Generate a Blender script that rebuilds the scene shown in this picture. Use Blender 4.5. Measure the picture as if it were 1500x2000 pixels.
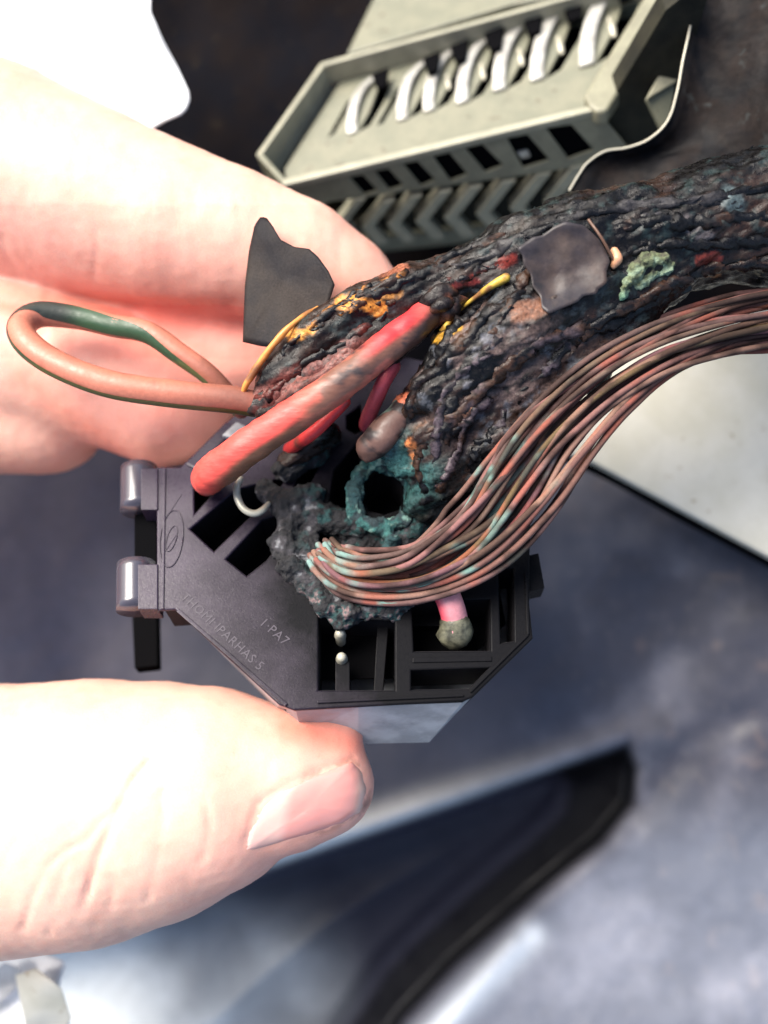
import bpy, bmesh, math, random
import numpy as np
from mathutils import Vector, Matrix
from mathutils.bvhtree import BVHTree

# ---------------------------------------------------------------- camera, world, sun, exposure
# 1 unit = 5 mm (100 photo pixels at the plane of focus)
random.seed(7); RNG = np.random.default_rng(7)
scene = bpy.context.scene
for o in list(bpy.data.objects): bpy.data.objects.remove(o)
scene.unit_settings.scale_length = 0.005
COL = scene.collection
CAMD = 18.0
cd = bpy.data.cameras.new('camera'); cam = bpy.data.objects.new('camera', cd); COL.objects.link(cam)
cam.location = (0, 0, CAMD)
cd.sensor_fit = 'VERTICAL'; cd.sensor_height = 24.0; cd.lens = 21.6
cd.clip_start = 0.1; cd.clip_end = 400
cd.dof.use_dof = True; cd.dof.focus_distance = CAMD - 0.35; cd.dof.aperture_fstop = 0.043
scene.camera = cam

SUN = Vector((-0.50, 0.52, 0.69)).normalized()
world = bpy.data.worlds.new('World'); scene.world = world; world.use_nodes = True
wn = world.node_tree; bg = wn.nodes['Background']
sky = wn.nodes.new('ShaderNodeTexSky'); sky.sky_type = 'NISHITA'; sky.sun_disc = False
sky.dust_density = 3.0; sky.ozone_density = 0.3; sky.sun_elevation = math.asin(SUN.z); sky.sun_rotation = math.atan2(SUN.x, SUN.y)
wn.links.new(sky.outputs[0], bg.inputs[0]); bg.inputs[1].default_value = 0.05
sl = bpy.data.lights.new('sun', 'SUN'); sl.energy = 1.5; sl.angle = math.radians(42); sl.color = (1, 0.94, 0.86)
so = bpy.data.objects.new('sun', sl); COL.objects.link(so)
so.rotation_euler = (-SUN).to_track_quat('-Z', 'Y').to_euler()
scene.view_settings.view_transform = 'Standard'; scene.view_settings.look = 'None'
scene.view_settings.exposure = 2.5; scene.view_settings.gamma = 1

# ---------------------------------------------------------------- helpers
def P(x, y, z=0.0):
    s = (CAMD - z) / CAMD
    return Vector(((x - 750) / 100 * s, (1000 - y) / 100 * s, z))
def PX(co):          # world coordinates (N,3) -> pixel coordinates on the traced photograph
    s = CAMD / (CAMD - co[:, 2])
    return 750 + co[:, 0] * s * 100, 1000 - co[:, 1] * s * 100
CPOS = Vector((0, 0, CAMD))
def hit(x, y, plane):
    p0, n = plane; d = P(x, y, 0) - CPOS
    return CPOS + d * ((p0 - CPOS).dot(n) / d.dot(n))

def _hash(ix, iy, iz):
    h = (ix * 374761393 + iy * 668265263 + iz * 1274126177) & 0x7fffffff
    h = ((h ^ (h >> 13)) * 1103515245) & 0x7fffffff
    h = ((h ^ (h >> 15)) * 12345677) & 0x7fffffff
    return (h & 0xffff) / 65535.0
def vnoise(p):
    i = np.floor(p).astype(np.int64); f = p - i; u = f * f * (3 - 2 * f)
    r = 0
    for dx in (0, 1):
        for dy in (0, 1):
            for dz in (0, 1):
                w = (u[..., 0] if dx else 1 - u[..., 0]) * (u[..., 1] if dy else 1 - u[..., 1]) * (u[..., 2] if dz else 1 - u[..., 2])
                r = r + w * _hash(i[..., 0] + dx, i[..., 1] + dy, i[..., 2] + dz)
    return r
def fbm(p, octv=4, gain=.5):
    a = 1; s = 0; t = 0
    for k in range(octv):
        s = s + a * vnoise(p * (2.03 ** k) + 17.3 * k + 100); t += a; a *= gain
    return s / t
def sstep(a, b, x):
    t = np.clip((x - a) / (b - a), 0, 1); return t * t * (3 - 2 * t)

def setlabel(o, label=None, cat=None, group=None, kind=None):
    if label: o['label'] = label
    if cat: o['category'] = cat
    if group: o['group'] = group
    if kind: o['kind'] = kind
    return o
def root(name, loc, label, cat, group=None):
    o = bpy.data.objects.new(name, None); COL.objects.link(o); o.location = loc
    o.empty_display_size = .3
    return setlabel(o, label, cat, group)
def wloc(o):
    l = Vector((0, 0, 0))
    while o is not None: l = l + o.location; o = o.parent
    return l
def mesh_obj(name, verts, faces, mat, parent=None, smooth=False, colors=None, matidx=None, normals=True):
    me = bpy.data.meshes.new(name)
    off = np.array(wloc(parent)) if parent is not None else np.zeros(3)
    V = np.asarray([tuple(v) for v in verts] if not isinstance(verts, np.ndarray) else verts, dtype=float)
    org = np.zeros(3)
    if parent is None: org = V.mean(axis=0)
    V = V - off - org
    if isinstance(faces, np.ndarray):
        nf, k = faces.shape
        me.vertices.add(len(V)); me.vertices.foreach_set('co', V.ravel())
        me.loops.add(nf * k); me.loops.foreach_set('vertex_index', faces.ravel().astype(np.int32))
        me.polygons.add(nf); me.polygons.foreach_set('loop_start', np.arange(0, nf * k, k, dtype=np.int32))
        me.polygons.foreach_set('loop_total', np.full(nf, k, dtype=np.int32))
        me.update(calc_edges=True)
    else:
        me.from_pydata([tuple(v) for v in V], [], faces)
    me.validate()
    if normals and not isinstance(faces, np.ndarray):
        bm = bmesh.new(); bm.from_mesh(me); bmesh.ops.recalc_face_normals(bm, faces=bm.faces); bm.to_mesh(me); bm.free()
    if colors is not None:
        at = me.color_attributes.new('Col', 'FLOAT_COLOR', 'POINT')
        c = np.ones((len(V), 4)); c[:, :3] = colors; at.data.foreach_set('color', c.ravel())
    for m in (mat if isinstance(mat, (list, tuple)) else [mat]): me.materials.append(m)
    if matidx is not None: me.polygons.foreach_set('material_index', np.asarray(matidx, dtype=np.int32))
    me.polygons.foreach_set('use_smooth', np.full(len(me.polygons), bool(smooth)))
    o = bpy.data.objects.new(name, me); COL.objects.link(o)
    if parent is not None: o.parent = parent
    else: o.location = org
    return o

def catmull(pts, n):
    pts = np.asarray(pts, float); ext = np.vstack([2 * pts[0] - pts[1], pts, 2 * pts[-1] - pts[-2]])
    m = len(pts) - 1; out = []
    for t in np.linspace(0, m, n):
        i = min(int(t), m - 1); f = t - i
        p0, p1, p2, p3 = ext[i], ext[i + 1], ext[i + 2], ext[i + 3]
        out.append(.5 * ((2 * p1) + (-p0 + p2) * f + (2 * p0 - 5 * p1 + 4 * p2 - p3) * f * f + (-p0 + 3 * p1 - 3 * p2 + p3) * f ** 3))
    return np.array(out)
def tube_geo(path, rad, seg=16, rnd=True, up0=(0, 0, 1)):
    """path (N,3) world, rad scalar or (N,) ; returns verts, quads/tris, (t, angle) per vertex"""
    path = np.asarray(path, float); N = len(path); rad = np.broadcast_to(np.asarray(rad, float), (N,)).copy()
    T = np.gradient(path, axis=0); T /= np.linalg.norm(T, axis=1)[:, None]
    if rnd:      # rounded ends
        pre = []; pr = []; post = []; qr = []
        for a in (0.0, .5, .8, .95):
            c = math.sqrt(max(0, 1 - a * a))
            pre.append(path[0] - T[0] * rad[0] * c); pr.append(max(rad[0] * a, rad[0] * .02))
            post.append(path[-1] + T[-1] * rad[-1] * c); qr.append(max(rad[-1] * a, rad[-1] * .02))
        path = np.vstack([pre, path, post[::-1]]); rad = np.concatenate([pr, rad, qr[::-1]])
        T = np.vstack([np.repeat(T[:1], 4, 0), T, np.repeat(T[-1:], 4, 0)]); N = len(path)
    u = np.array(up0, float); V = []; TA = []
    for i in range(N):
        u = u - T[i] * u.dot(T[i]); u /= np.linalg.norm(u); w = np.cross(T[i], u)
        for k in range(seg):
            a = 2 * math.pi * k / seg
            V.append(path[i] + rad[i] * (math.cos(a) * u + math.sin(a) * w)); TA.append((i / (N - 1), a))
    F = []
    for i in range(N - 1):
        for k in range(seg):
            k2 = (k + 1) % seg
            F.append((i * seg + k, i * seg + k2, (i + 1) * seg + k2, (i + 1) * seg + k))
    F.append(tuple(range(seg))[::-1]); F.append(tuple((N - 1) * seg + k for k in range(seg)))
    return np.array(V), F, np.array(TA)
def tube(name, pxpts, radpx, mat, parent=None, n=40, seg=16, colors=None, rough=0, rnd=True):
    """pxpts (x,y,z); radpx scalar or list at the same points, in photo pixels"""
    W = np.array([tuple(P(*p)) for p in pxpts]); path = catmull(W, n)
    r = np.broadcast_to(np.asarray(radpx, float), (len(pxpts),)) / 100 * (CAMD - W[:, 2]) / CAMD
    rr = np.interp(np.linspace(0, 1, n), np.linspace(0, 1, len(pxpts)), r)
    V, F, TA = tube_geo(path, rr, seg, rnd)
    if rough:
        T = V - V.mean(0); nn = fbm(V * 3.1, 3) - .5
        c = np.array([path[min(n - 1, max(0, int(t * (n - 1) + .5)))] for t in TA[:, 0]])
        V = V + (V - c) * (nn[:, None] * rough)
    cols = colors(V, TA) if colors else None
    return mesh_obj(name, V, F, mat, parent, True, cols)
def prism(name, pts3, n, up, down, mat, parent=None, bevel=0.0, segs=2):
    """polygon of world points extruded along unit n from +up to -down"""
    bm = bmesh.new(); a = [bm.verts.new(p + n * up) for p in pts3]; b = [bm.verts.new(p - n * down) for p in pts3]
    bm.faces.new(a); bm.faces.new(b[::-1]); m = len(pts3)
    for i in range(m): bm.faces.new((a[i], b[i], b[(i + 1) % m], a[(i + 1) % m]))
    bmesh.ops.recalc_face_normals(bm, faces=bm.faces)
    if bevel: bmesh.ops.bevel(bm, geom=list(bm.edges), offset=bevel, segments=segs, affect='EDGES', profile=.6, clamp_overlap=True)
    V = np.array([v.co[:] for v in bm.verts]); bm.verts.index_update(); F = [tuple(v.index for v in f.verts) for f in bm.faces]
    bm.free(); return mesh_obj(name, V, F, mat, parent, False)
def slab(name, px, plane, up, down, mat, parent=None, bevel=0.0, segs=2):
    return prism(name, [hit(x, y, plane) for x, y in px], plane[1], up, down, mat, parent, bevel, segs)
def basis(plane):
    n = plane[1]; e1 = Vector((1, 0, 0)); e1 = (e1 - n * e1.dot(n)).normalized(); return e1, n.cross(e1), n
def holed(name, outline, holes, plane, up, down, mat, parent=None, bevel=0.02):
    """plate with openings: outline and holes traced in pixels on the plane"""
    e1, e2, n = basis(plane); p0 = plane[0]
    cu = bpy.data.curves.new('tmp', 'CURVE'); cu.dimensions = '2D'; cu.fill_mode = 'BOTH'
    th = (up + down) / 2; cu.extrude = max(th - bevel, .001); cu.bevel_depth = bevel; cu.bevel_resolution = 2
    cu.offset = -bevel
    for poly in [outline] + holes:
        sp = cu.splines.new('POLY'); sp.points.add(len(poly) - 1); sp.use_cyclic_u = True
        for q, (x, y) in zip(sp.points, poly):
            d = hit(x, y, plane) - p0; q.co = (d.dot(e1), d.dot(e2), 0, 1)
    ob = bpy.data.objects.new('tmp', cu); COL.objects.link(ob)
    bpy.context.view_layer.update()
    me = bpy.data.meshes.new_from_object(ob.evaluated_get(bpy.context.evaluated_depsgraph_get()))
    V = np.zeros(len(me.vertices) * 3); me.vertices.foreach_get('co', V); V = V.reshape(-1, 3)
    F = [tuple(p.vertices) for p in me.polygons]
    bpy.data.objects.remove(ob); bpy.data.curves.remove(cu); bpy.data.meshes.remove(me)
    c = (up - down) / 2
    W = np.array(p0) + V[:, :1] * np.array(e1) + V[:, 1:2] * np.array(e2) + (V[:, 2:] + c) * np.array(n)
    bm = bmesh.new(); vs = [bm.verts.new(w) for w in W]
    for f in F:
        try: bm.faces.new([vs[i] for i in f])
        except ValueError: pass
    bmesh.ops.remove_doubles(bm, verts=bm.verts, dist=1e-4); bm.verts.index_update()
    V = np.array([v.co[:] for v in bm.verts]); F = [tuple(v.index for v in f.verts) for f in bm.faces]; bm.free()
    return mesh_obj(name, V, F, mat, parent, False)

# implicit surfaces -------------------------------------------------
def smin(a, b, k):
    h = np.clip(.5 + .5 * (b - a) / k, 0, 1); return b + (a - b) * h - k * h * (1 - h)
def capsule(G, a, b, ra, rb):
    a = np.array(a, dtype=np.float32); b = np.array(b, dtype=np.float32); ab = b - a
    t = np.clip(((G - a) @ ab) / max(ab @ ab, 1e-6), 0, 1)
    return np.linalg.norm(G - (a + t[..., None] * ab), axis=-1) - (ra + (rb - ra) * t)
def grid(lo, hi, h):
    ax = [np.arange(lo[i], hi[i] + h, h, dtype=np.float32) for i in range(3)]
    return np.stack(np.meshgrid(*ax, indexing='ij'), -1)
def surfnet(F, origin, h):
    S = F < 0; nx, ny, nz = F.shape
    def corner(A, d): return A[d[0]:nx - 1 + d[0], d[1]:ny - 1 + d[1], d[2]:nz - 1 + d[2]]
    cs = [(i, j, k) for i in (0, 1) for j in (0, 1) for k in (0, 1)]
    cnt = sum(corner(S, c).astype(np.int8) for c in cs); act = (cnt > 0) & (cnt < 8)
    I = np.argwhere(act); idx = np.full(act.shape, -1, np.int64); idx[act] = np.arange(len(I))
    val = {c: F[I[:, 0] + c[0], I[:, 1] + c[1], I[:, 2] + c[2]] for c in cs}
    acc = np.zeros((len(I), 3)); n = np.zeros(len(I))
    for c in cs:
        for ax in range(3):
            if c[ax] == 0:
                d = list(c); d[ax] = 1; d = tuple(d); fa, fb = val[c], val[d]; m = (fa < 0) != (fb < 0)
                t = np.where(m, fa / np.where(m, fa - fb, 1), 0); p = np.tile(np.array(c, float), (len(I), 1)); p[:, ax] += t
                acc += p * m[:, None]; n += m
    V = (I + acc / n[:, None]) * h + np.array(origin)
    Q = []
    for ax in range(3):
        a, b = (ax + 1) % 3, (ax + 2) % 3
        s0 = [slice(None)] * 3; s1 = [slice(None)] * 3; s0[ax] = slice(0, -1); s1[ax] = slice(1, None)
        D = S[tuple(s0)] != S[tuple(s1)]; E = np.argwhere(D)
        E = E[(E[:, a] > 0) & (E[:, b] > 0) & (E[:, a] < F.shape[a] - 1) & (E[:, b] < F.shape[b] - 1)]
        def cell(da, db):
            X = E.copy(); X[:, a] += da; X[:, b] += db; return idx[X[:, 0], X[:, 1], X[:, 2]]
        q = np.stack([cell(-1, -1), cell(0, -1), cell(0, 0), cell(-1, 0)], 1)
        ins = S[E[:, 0], E[:, 1], E[:, 2]]; q[~ins] = q[~ins][:, ::-1]; Q.append(q)
    Q = np.vstack(Q); return V, Q[(Q >= 0).all(1)]
def relax(V, Q, it=2, lam=.5):
    e = np.vstack([Q[:, [0, 1]], Q[:, [1, 2]], Q[:, [2, 3]], Q[:, [3, 0]]]); e = np.vstack([e, e[:, ::-1]])
    for _ in range(it):
        s = np.zeros_like(V); c = np.bincount(e[:, 0], minlength=len(V))
        for k in range(3): s[:, k] = np.bincount(e[:, 0], weights=V[e[:, 1], k], minlength=len(V))
        V = V + lam * (s / np.maximum(c, 1)[:, None] - V)
    return V
def vnormals(V, Q):
    n = np.cross(V[Q[:, 2]] - V[Q[:, 0]], V[Q[:, 3]] - V[Q[:, 1]]); N = np.zeros_like(V)
    for k in range(4):
        for a in range(3): N[:, a] += np.bincount(Q[:, k], weights=n[:, a], minlength=len(V))
    return N / np.maximum(np.linalg.norm(N, axis=1), 1e-9)[:, None]
def chain(pts):       # (x,y,z,rpx)... -> list of (a,b,ra,rb)
    out = []
    for p, q in zip(pts[:-1], pts[1:]):
        sa = (CAMD - p[2]) / CAMD / 100; sb = (CAMD - q[2]) / CAMD / 100
        out.append((P(*p[:3]), P(*q[:3]), p[3] * sa, q[3] * sb))
    return out
def polydist(x, y, poly, closed=True):
    """signed (inside negative) distance in pixels to a polygon, or unsigned to a polyline"""
    x = np.asarray(x, float); y = np.asarray(y, float); d = np.full(x.shape, 1e9); ins = np.zeros(x.shape, bool)
    m = len(poly)
    for i in range(m if closed else m - 1):
        (ax, ay), (bx, by) = poly[i], poly[(i + 1) % m]; ex, ey = bx - ax, by - ay
        t = np.clip(((x - ax) * ex + (y - ay) * ey) / (ex * ex + ey * ey + 1e-9), 0, 1)
        d = np.minimum(d, np.hypot(x - ax - t * ex, y - ay - t * ey))
        if closed and by != ay:
            c = ((ay > y) != (by > y)) & (x < ex * (y - ay) / (by - ay) + ax); ins ^= c
    return np.where(ins, -d, d) if closed else d
def bvh_of(V, Q): return BVHTree.FromPolygons([tuple(v) for v in V], [tuple(int(i) for i in q) for q in Q])
def drape(name, poly, bvh, off, thick, mat, parent, rings=8, wob=0.0, colors=None, m=64, fallback=0.0, edge=0.0, ease=3, fit=0.0):
    poly = np.array(poly, float); L = np.r_[0, np.cumsum(np.hypot(*(np.roll(poly, -1, 0) - poly).T))]
    cl = np.vstack([poly, poly[:1]]); s = np.linspace(0, L[-1], m, endpoint=False)
    bx = np.interp(s, L, cl[:, 0]); by = np.interp(s, L, cl[:, 1]); c = poly.mean(0)
    R = []; zs = []
    for k in range(rings, -1, -1):
        f = k / rings
        for i in range(m if k else 1):
            x, y = c[0] + (bx[i] - c[0]) * f, c[1] + (by[i] - c[1]) * f
            d = (P(x, y, 0) - CPOS).normalized(); h = bvh.ray_cast(CPOS, d)[0]
            zs.append(h.z if h else fallback); R.append((x, y, f))
    R = np.array(R); zs = np.array(zs)
    if fit:
        A_m = np.c_[R[:, :2], np.ones(len(R))]; pf = A_m @ np.linalg.lstsq(A_m, zs, rcond=None)[0]; zs = fit * pf + (1 - fit) * zs
    zs = zs + off
    # ease the heights towards their neighbours so the sheet bridges small bumps
    for _ in range(ease):
        z2 = zs.copy()
        for k in range(rings):
            a = slice(k * m, (k + 1) * m); z2[a] = .4 * zs[a] + .2 * np.roll(zs[a], 1) + .2 * np.roll(zs[a], -1)
            z2[a] += .2 * (zs[(k + 1) * m:(k + 2) * m] if k < rings - 1 else np.full(m, zs[-1])) if k else .2 * zs[a]
        z2[-1] = zs[(rings - 1) * m:rings * m].mean()
        zs = z2
    zs = zs + wob * (fbm(np.c_[R[:, :2] / 110, np.zeros(len(R))], 3) - .5) + edge * R[:, 2] ** 4
    top = [P(R[i, 0], R[i, 1], zs[i]) for i in range(len(R))]; bot = [P(R[i, 0], R[i, 1], zs[i] - thick) for i in range(len(R))]
    V = top + bot; F = []
    for k in range(rings - 1):
        for i in range(m):
            j = (i + 1) % m; F.append((k * m + i, k * m + j, (k + 1) * m + j, (k + 1) * m + i))
    ce = rings * m; o = (rings - 1) * m
    for i in range(m): F.append((o + i, o + (i + 1) % m, ce))
    F += [tuple(ce + 1 + q for q in f[::-1]) for f in F]
    for i in range(m): j = (i + 1) % m; F.append((i, ce + 1 + i, ce + 1 + j, j))
    V = np.array([tuple(v) for v in V])
    return mesh_obj(name, V, F, mat, parent, True, colors(V) if colors else None)

# ---------------------------------------------------------------- materials
def material(name, col=(.5, .5, .5), rough=.5, metal=0, col2=None, nscale=3, ndetail=5, cut=(.4, .6), bump=0, bscale=8, bdist=.03,
             vcol=False, vvar=0.0, sss=0, sssr=(.3, .1, .06), spec=.5, rvar=0, coat=0, stretch=None, col3=None, c3scale=9, c3cut=(.62, .7), soot=None):
    m = bpy.data.materials.new(name); m.use_nodes = True; nt = m.node_tree; N = nt.nodes; L = nt.links; b = N['Principled BSDF']
    tc = N.new('ShaderNodeTexCoord'); mp = N.new('ShaderNodeMapping'); L.new(tc.outputs['Object'], mp.inputs[0])
    if stretch: mp.inputs['Rotation'].default_value = (0, 0, stretch[0]); mp.inputs['Scale'].default_value = stretch[1]
    def noise(s, d=5, r=.6):
        n = N.new('ShaderNodeTexNoise'); n.inputs['Scale'].default_value = s; n.inputs['Detail'].default_value = d; n.inputs['Roughness'].default_value = r
        L.new(mp.outputs[0], n.inputs['Vector']); return n
    def ramp(src, a, bb):
        r = N.new('ShaderNodeMapRange'); r.inputs['From Min'].default_value = a; r.inputs['From Max'].default_value = bb; L.new(src, r.inputs[0]); return r.outputs[0]
    def mix(f, A, B, mode='MIX'):
        x = N.new('ShaderNodeMix'); x.data_type = 'RGBA'; x.blend_type = mode
        if isinstance(f, float): x.inputs[0].default_value = f
        else: L.new(f, x.inputs[0])
        for s, v in ((6, A), (7, B)):
            if isinstance(v, tuple): x.inputs[s].default_value = (*v, 1)
            else: L.new(v, x.inputs[s])
        return x.outputs[2]
    if vcol:
        a = N.new('ShaderNodeVertexColor'); a.layer_name = 'Col'; cur = a.outputs[0]
        if col2: cur = mix(ramp(noise(nscale, ndetail).outputs[0], *cut), cur, col2)
    else:
        cur = mix(ramp(noise(nscale, ndetail).outputs[0], *cut), tuple(col), tuple(col2)) if col2 else None
    if col3: cur = mix(ramp(noise(c3scale, 4).outputs[0], *c3cut), cur if cur else tuple(col), tuple(col3))
    if vvar:
        r = N.new('ShaderNodeMapRange'); L.new(noise(bscale * 1.3, 6, .7).outputs[0], r.inputs[0])
        r.inputs['From Min'].default_value = .3; r.inputs['From Max'].default_value = .7; r.inputs['To Min'].default_value = 1 - vvar; r.inputs['To Max'].default_value = 1 + vvar
        v = N.new('ShaderNodeVectorMath'); v.operation = 'SCALE'
        if cur is None: v.inputs[0].default_value = tuple(col)
        else: L.new(cur, v.inputs[0])
        L.new(r.outputs[0], v.inputs['Scale']); cur = v.outputs[0]
    if soot:
        c_, r0, r1, sc = soot; g = N.new('ShaderNodeNewGeometry'); vd = N.new('ShaderNodeVectorMath'); vd.operation = 'DISTANCE'
        L.new(g.outputs['Position'], vd.inputs[0]); vd.inputs[1].default_value = c_
        ad = N.new('ShaderNodeMath'); ad.operation = 'MULTIPLY_ADD'; L.new(noise(1.3, 6, .7).outputs[0], ad.inputs[0]); ad.inputs[1].default_value = 2.4; L.new(vd.outputs['Value'], ad.inputs[2])
        sf = ramp(ad.outputs[0], r1 + 1.2, r0 + 1.2); cur = mix(sf, cur, tuple(sc)); sr = N.new('ShaderNodeMapRange'); L.new(sf, sr.inputs[0]); sr.inputs['To Min'].default_value = spec; sr.inputs['To Max'].default_value = .04; L.new(sr.outputs[0], b.inputs['Specular IOR Level'])
    if cur is None: b.inputs['Base Color'].default_value = (*col, 1)
    else: L.new(cur, b.inputs['Base Color'])
    b.inputs['Roughness'].default_value = rough; b.inputs['Metallic'].default_value = metal
    b.inputs['Specular IOR Level'].default_value = spec; b.inputs['Coat Weight'].default_value = coat
    if rvar:
        r = N.new('ShaderNodeMapRange'); L.new(noise(bscale * .6, 4).outputs[0], r.inputs[0])
        r.inputs['From Min'].default_value = .35; r.inputs['From Max'].default_value = .65
        r.inputs['To Min'].default_value = max(.05, rough - rvar); r.inputs['To Max'].default_value = min(1, rough + rvar); L.new(r.outputs[0], b.inputs['Roughness'])
    if sss:
        b.inputs['Subsurface Weight'].default_value = sss; b.inputs['Subsurface Radius'].default_value = sssr; b.inputs['Subsurface Scale'].default_value = 1
    if bump:
        bn = N.new('ShaderNodeBump'); bn.inputs['Strength'].default_value = bump; bn.inputs['Distance'].default_value = bdist
        L.new(noise(bscale, 6, .65).outputs[0], bn.inputs['Height']); L.new(bn.outputs[0], b.inputs['Normal'])
    return m
M = {}
M['skin'] = material('skin', vcol=True, rough=.45, sss=.35, bump=.35, bscale=22, bdist=.018, vvar=.06, spec=.35)
M['nail'] = material('nail', (.74, .42, .40), rough=.25, sss=.3, bump=.08, bscale=4, spec=.5, vcol=True)
M['black_plastic'] = material('black_plastic', (.022, .015, .028), rough=.34, rvar=.10, bump=.35, bscale=26, bdist=.010, col2=(.030, .021, .037), nscale=1.2, vvar=.30, spec=.26, soot=(tuple(P(850, 1120, -.4)), 2.7, 5.3, (.006, .006, .007)))
M['wall_plastic'] = material('wall_plastic', (.012, .011, .013), rough=.6, spec=.15, bump=.2)
M['cavity'] = material('cavity', (.003, .003, .0035), rough=1, spec=.02)
M['grey_plastic'] = material('grey_plastic', (.20, .21, .225), rough=.4, rvar=.12, bump=.15, bscale=5, col2=(.34, .35, .37), nscale=1.5)
M['burnt'] = material('burnt', vcol=True, rough=.34, rvar=.24, bump=.4, bscale=11, bdist=.06, vvar=.8, spec=.24)
M['melt'] = material('melt', vcol=True, rough=.22, rvar=.12, bump=.25, bscale=4, bdist=.05, vvar=.4, spec=.45)
M['crust'] = material('crust', vcol=True, rough=.8, bump=.9, bscale=11, bdist=.08, vvar=.5)
M['rubber'] = material('rubber', vcol=True, rough=.48, rvar=.12, bump=.35, bscale=10, bdist=.02, vvar=.12)
M['wire_skin'] = material('wire_skin', vcol=True, rough=.5, rvar=.15, bump=.5, bscale=6, bdist=.03, vvar=.22, stretch=(math.radians(-36), (.45, 2.2, 1)))
M['copper'] = material('copper', vcol=True, spec=.15, rough=.8, rvar=.15, bump=.4, bscale=14, bdist=.015, vvar=.18)
M['tape'] = material('tape', (.010, .009, .011), rough=.55, col2=(.022, .017, .015), nscale=.8, bump=.35, bscale=18, bdist=.015, vvar=.4, spec=.10)
M['tape_grey'] = material('tape_grey', (.026, .022, .025), rough=.45, spec=.3, col2=(.048, .033, .028), nscale=.9, bump=.3, bscale=6, bdist=.02, vvar=.25, rvar=.1, col3=(.018, .017, .018), c3scale=1.2, c3cut=(.55, .7))
M['tin'] = material('tin', (.46, .455, .41), rough=.4, metal=.35, bump=.15, bscale=6, col2=(.30, .29, .26), nscale=3)
M['ferrule'] = material('ferrule', (.17, .165, .11), rough=.45, metal=.3, bump=.5, bscale=6, col2=(.05, .05, .035), nscale=5)
M['steel'] = material('steel', (.42, .40, .32), rough=.4, metal=.3, bump=.2, bscale=9)
M['olive'] = material('olive', (.135, .138, .098), rough=.45, col2=(.165, .163, .115), nscale=1.6, bump=.15, bscale=9, bdist=.01, vvar=.1, spec=.5, col3=(.075, .06, .04), c3scale=3)
M['olive_light'] = material('olive_light', (.24, .235, .175), rough=.4, col2=(.30, .29, .215), nscale=2, bump=.12, bscale=8, bdist=.01, vvar=.08)
M['olive_mid'] = material('olive_mid', (.20, .195, .135), rough=.45, col2=(.155, .15, .105), nscale=1.5, bump=.15, bscale=9, bdist=.01, vvar=.1)
M['olive_dark'] = material('olive_dark', (.022, .021, .014), rough=.7, spec=.2, col2=(.012, .012, .009), nscale=2, bump=.3, bscale=6)
M['panel'] = material('panel', vcol=True, rough=.6, rvar=.15, bump=.06, bscale=1.2, bdist=.1, vvar=.10, spec=.3)
M['dark_panel'] = material('dark_panel', (.003, .003, .005), rough=.9, spec=.08, col2=(.006, .004, .004), nscale=.5, bump=.4, bscale=.9, bdist=.2, col3=(.012, .009, .007), c3scale=1.7)
M['cream'] = material('cream', (.46, .44, .36), rough=.5, col2=(.52, .50, .43), nscale=.6, bump=.05, bscale=3, vvar=.04, col3=(.28, .21, .13), c3scale=3.2, c3cut=(.66, .74))
M['cloth'] = material('cloth', (.86, .87, .88), rough=.8, bump=.1, bscale=3)
M['sheath'] = material('sheath', (.004, .004, .005), rough=.7, spec=.12, col2=(.012, .009, .008), nscale=1.3, bump=.6, bscale=3, bdist=.05, vvar=.5, rvar=.15, col3=(.03, .035, .035), c3scale=1.2)
M['wrapper'] = material('wrapper', (.75, .74, .75), rough=.3, metal=.2, col2=(.40, .36, .30), nscale=1.0, cut=(.5, .58), bump=.1)

# ---------------------------------------------------------------- setting: engine bay surfaces behind
def field(name, x0, x1, y0, y1, step, zf, cf, mat, label, kind='structure', thick=.4, cat=None):
    xs = np.arange(x0, x1 + 1, step, dtype=float); ys = np.arange(y0, y1 + 1, step, dtype=float)
    X, Y = np.meshgrid(xs, ys, indexing='ij'); x = X.ravel(); y = Y.ravel(); z = zf(x, y)
    s = (CAMD - z) / CAMD; V = np.c_[(x - 750) / 100 * s, (1000 - y) / 100 * s, z]
    nx, ny = X.shape; i = np.arange(nx * ny).reshape(nx, ny)
    Q = np.stack([i[:-1, :-1].ravel(), i[:-1, 1:].ravel(), i[1:, 1:].ravel(), i[1:, :-1].ravel()], 1)
    o = mesh_obj(name, V, Q, mat, None, True, cf(x, y, V) if cf else None)
    if label: o['label'] = label
    if kind: o['kind'] = kind
    if cat: o['category'] = cat
    return o, V, Q
RIDGE = [(-300, 1990), (150, 1835), (300, 1775), (400, 1735), (520, 1690), (700, 1628), (900, 1560), (1100, 1490), (1230, 1448)]
SLOT = RIDGE + [(1247, 1500), (1240, 1570), (1180, 1645), (1050, 1750), (900, 1880), (800, 1985), (640, 2200), (400, 2500), (-300, 2500)]
INNER = [(1090, 1490), (1120, 1530), (1105, 1590), (1040, 1650), (950, 1725), (830, 1830), (760, 1900), (690, 2010), (600, 2200), (-300, 2500), (-300, 2010), (150, 1825), (400, 1730), (700, 1622), (1000, 1520)]
RCONT = [(1230, 1448), (1350, 1428), (1600, 1380), (2000, 1320)]
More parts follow.
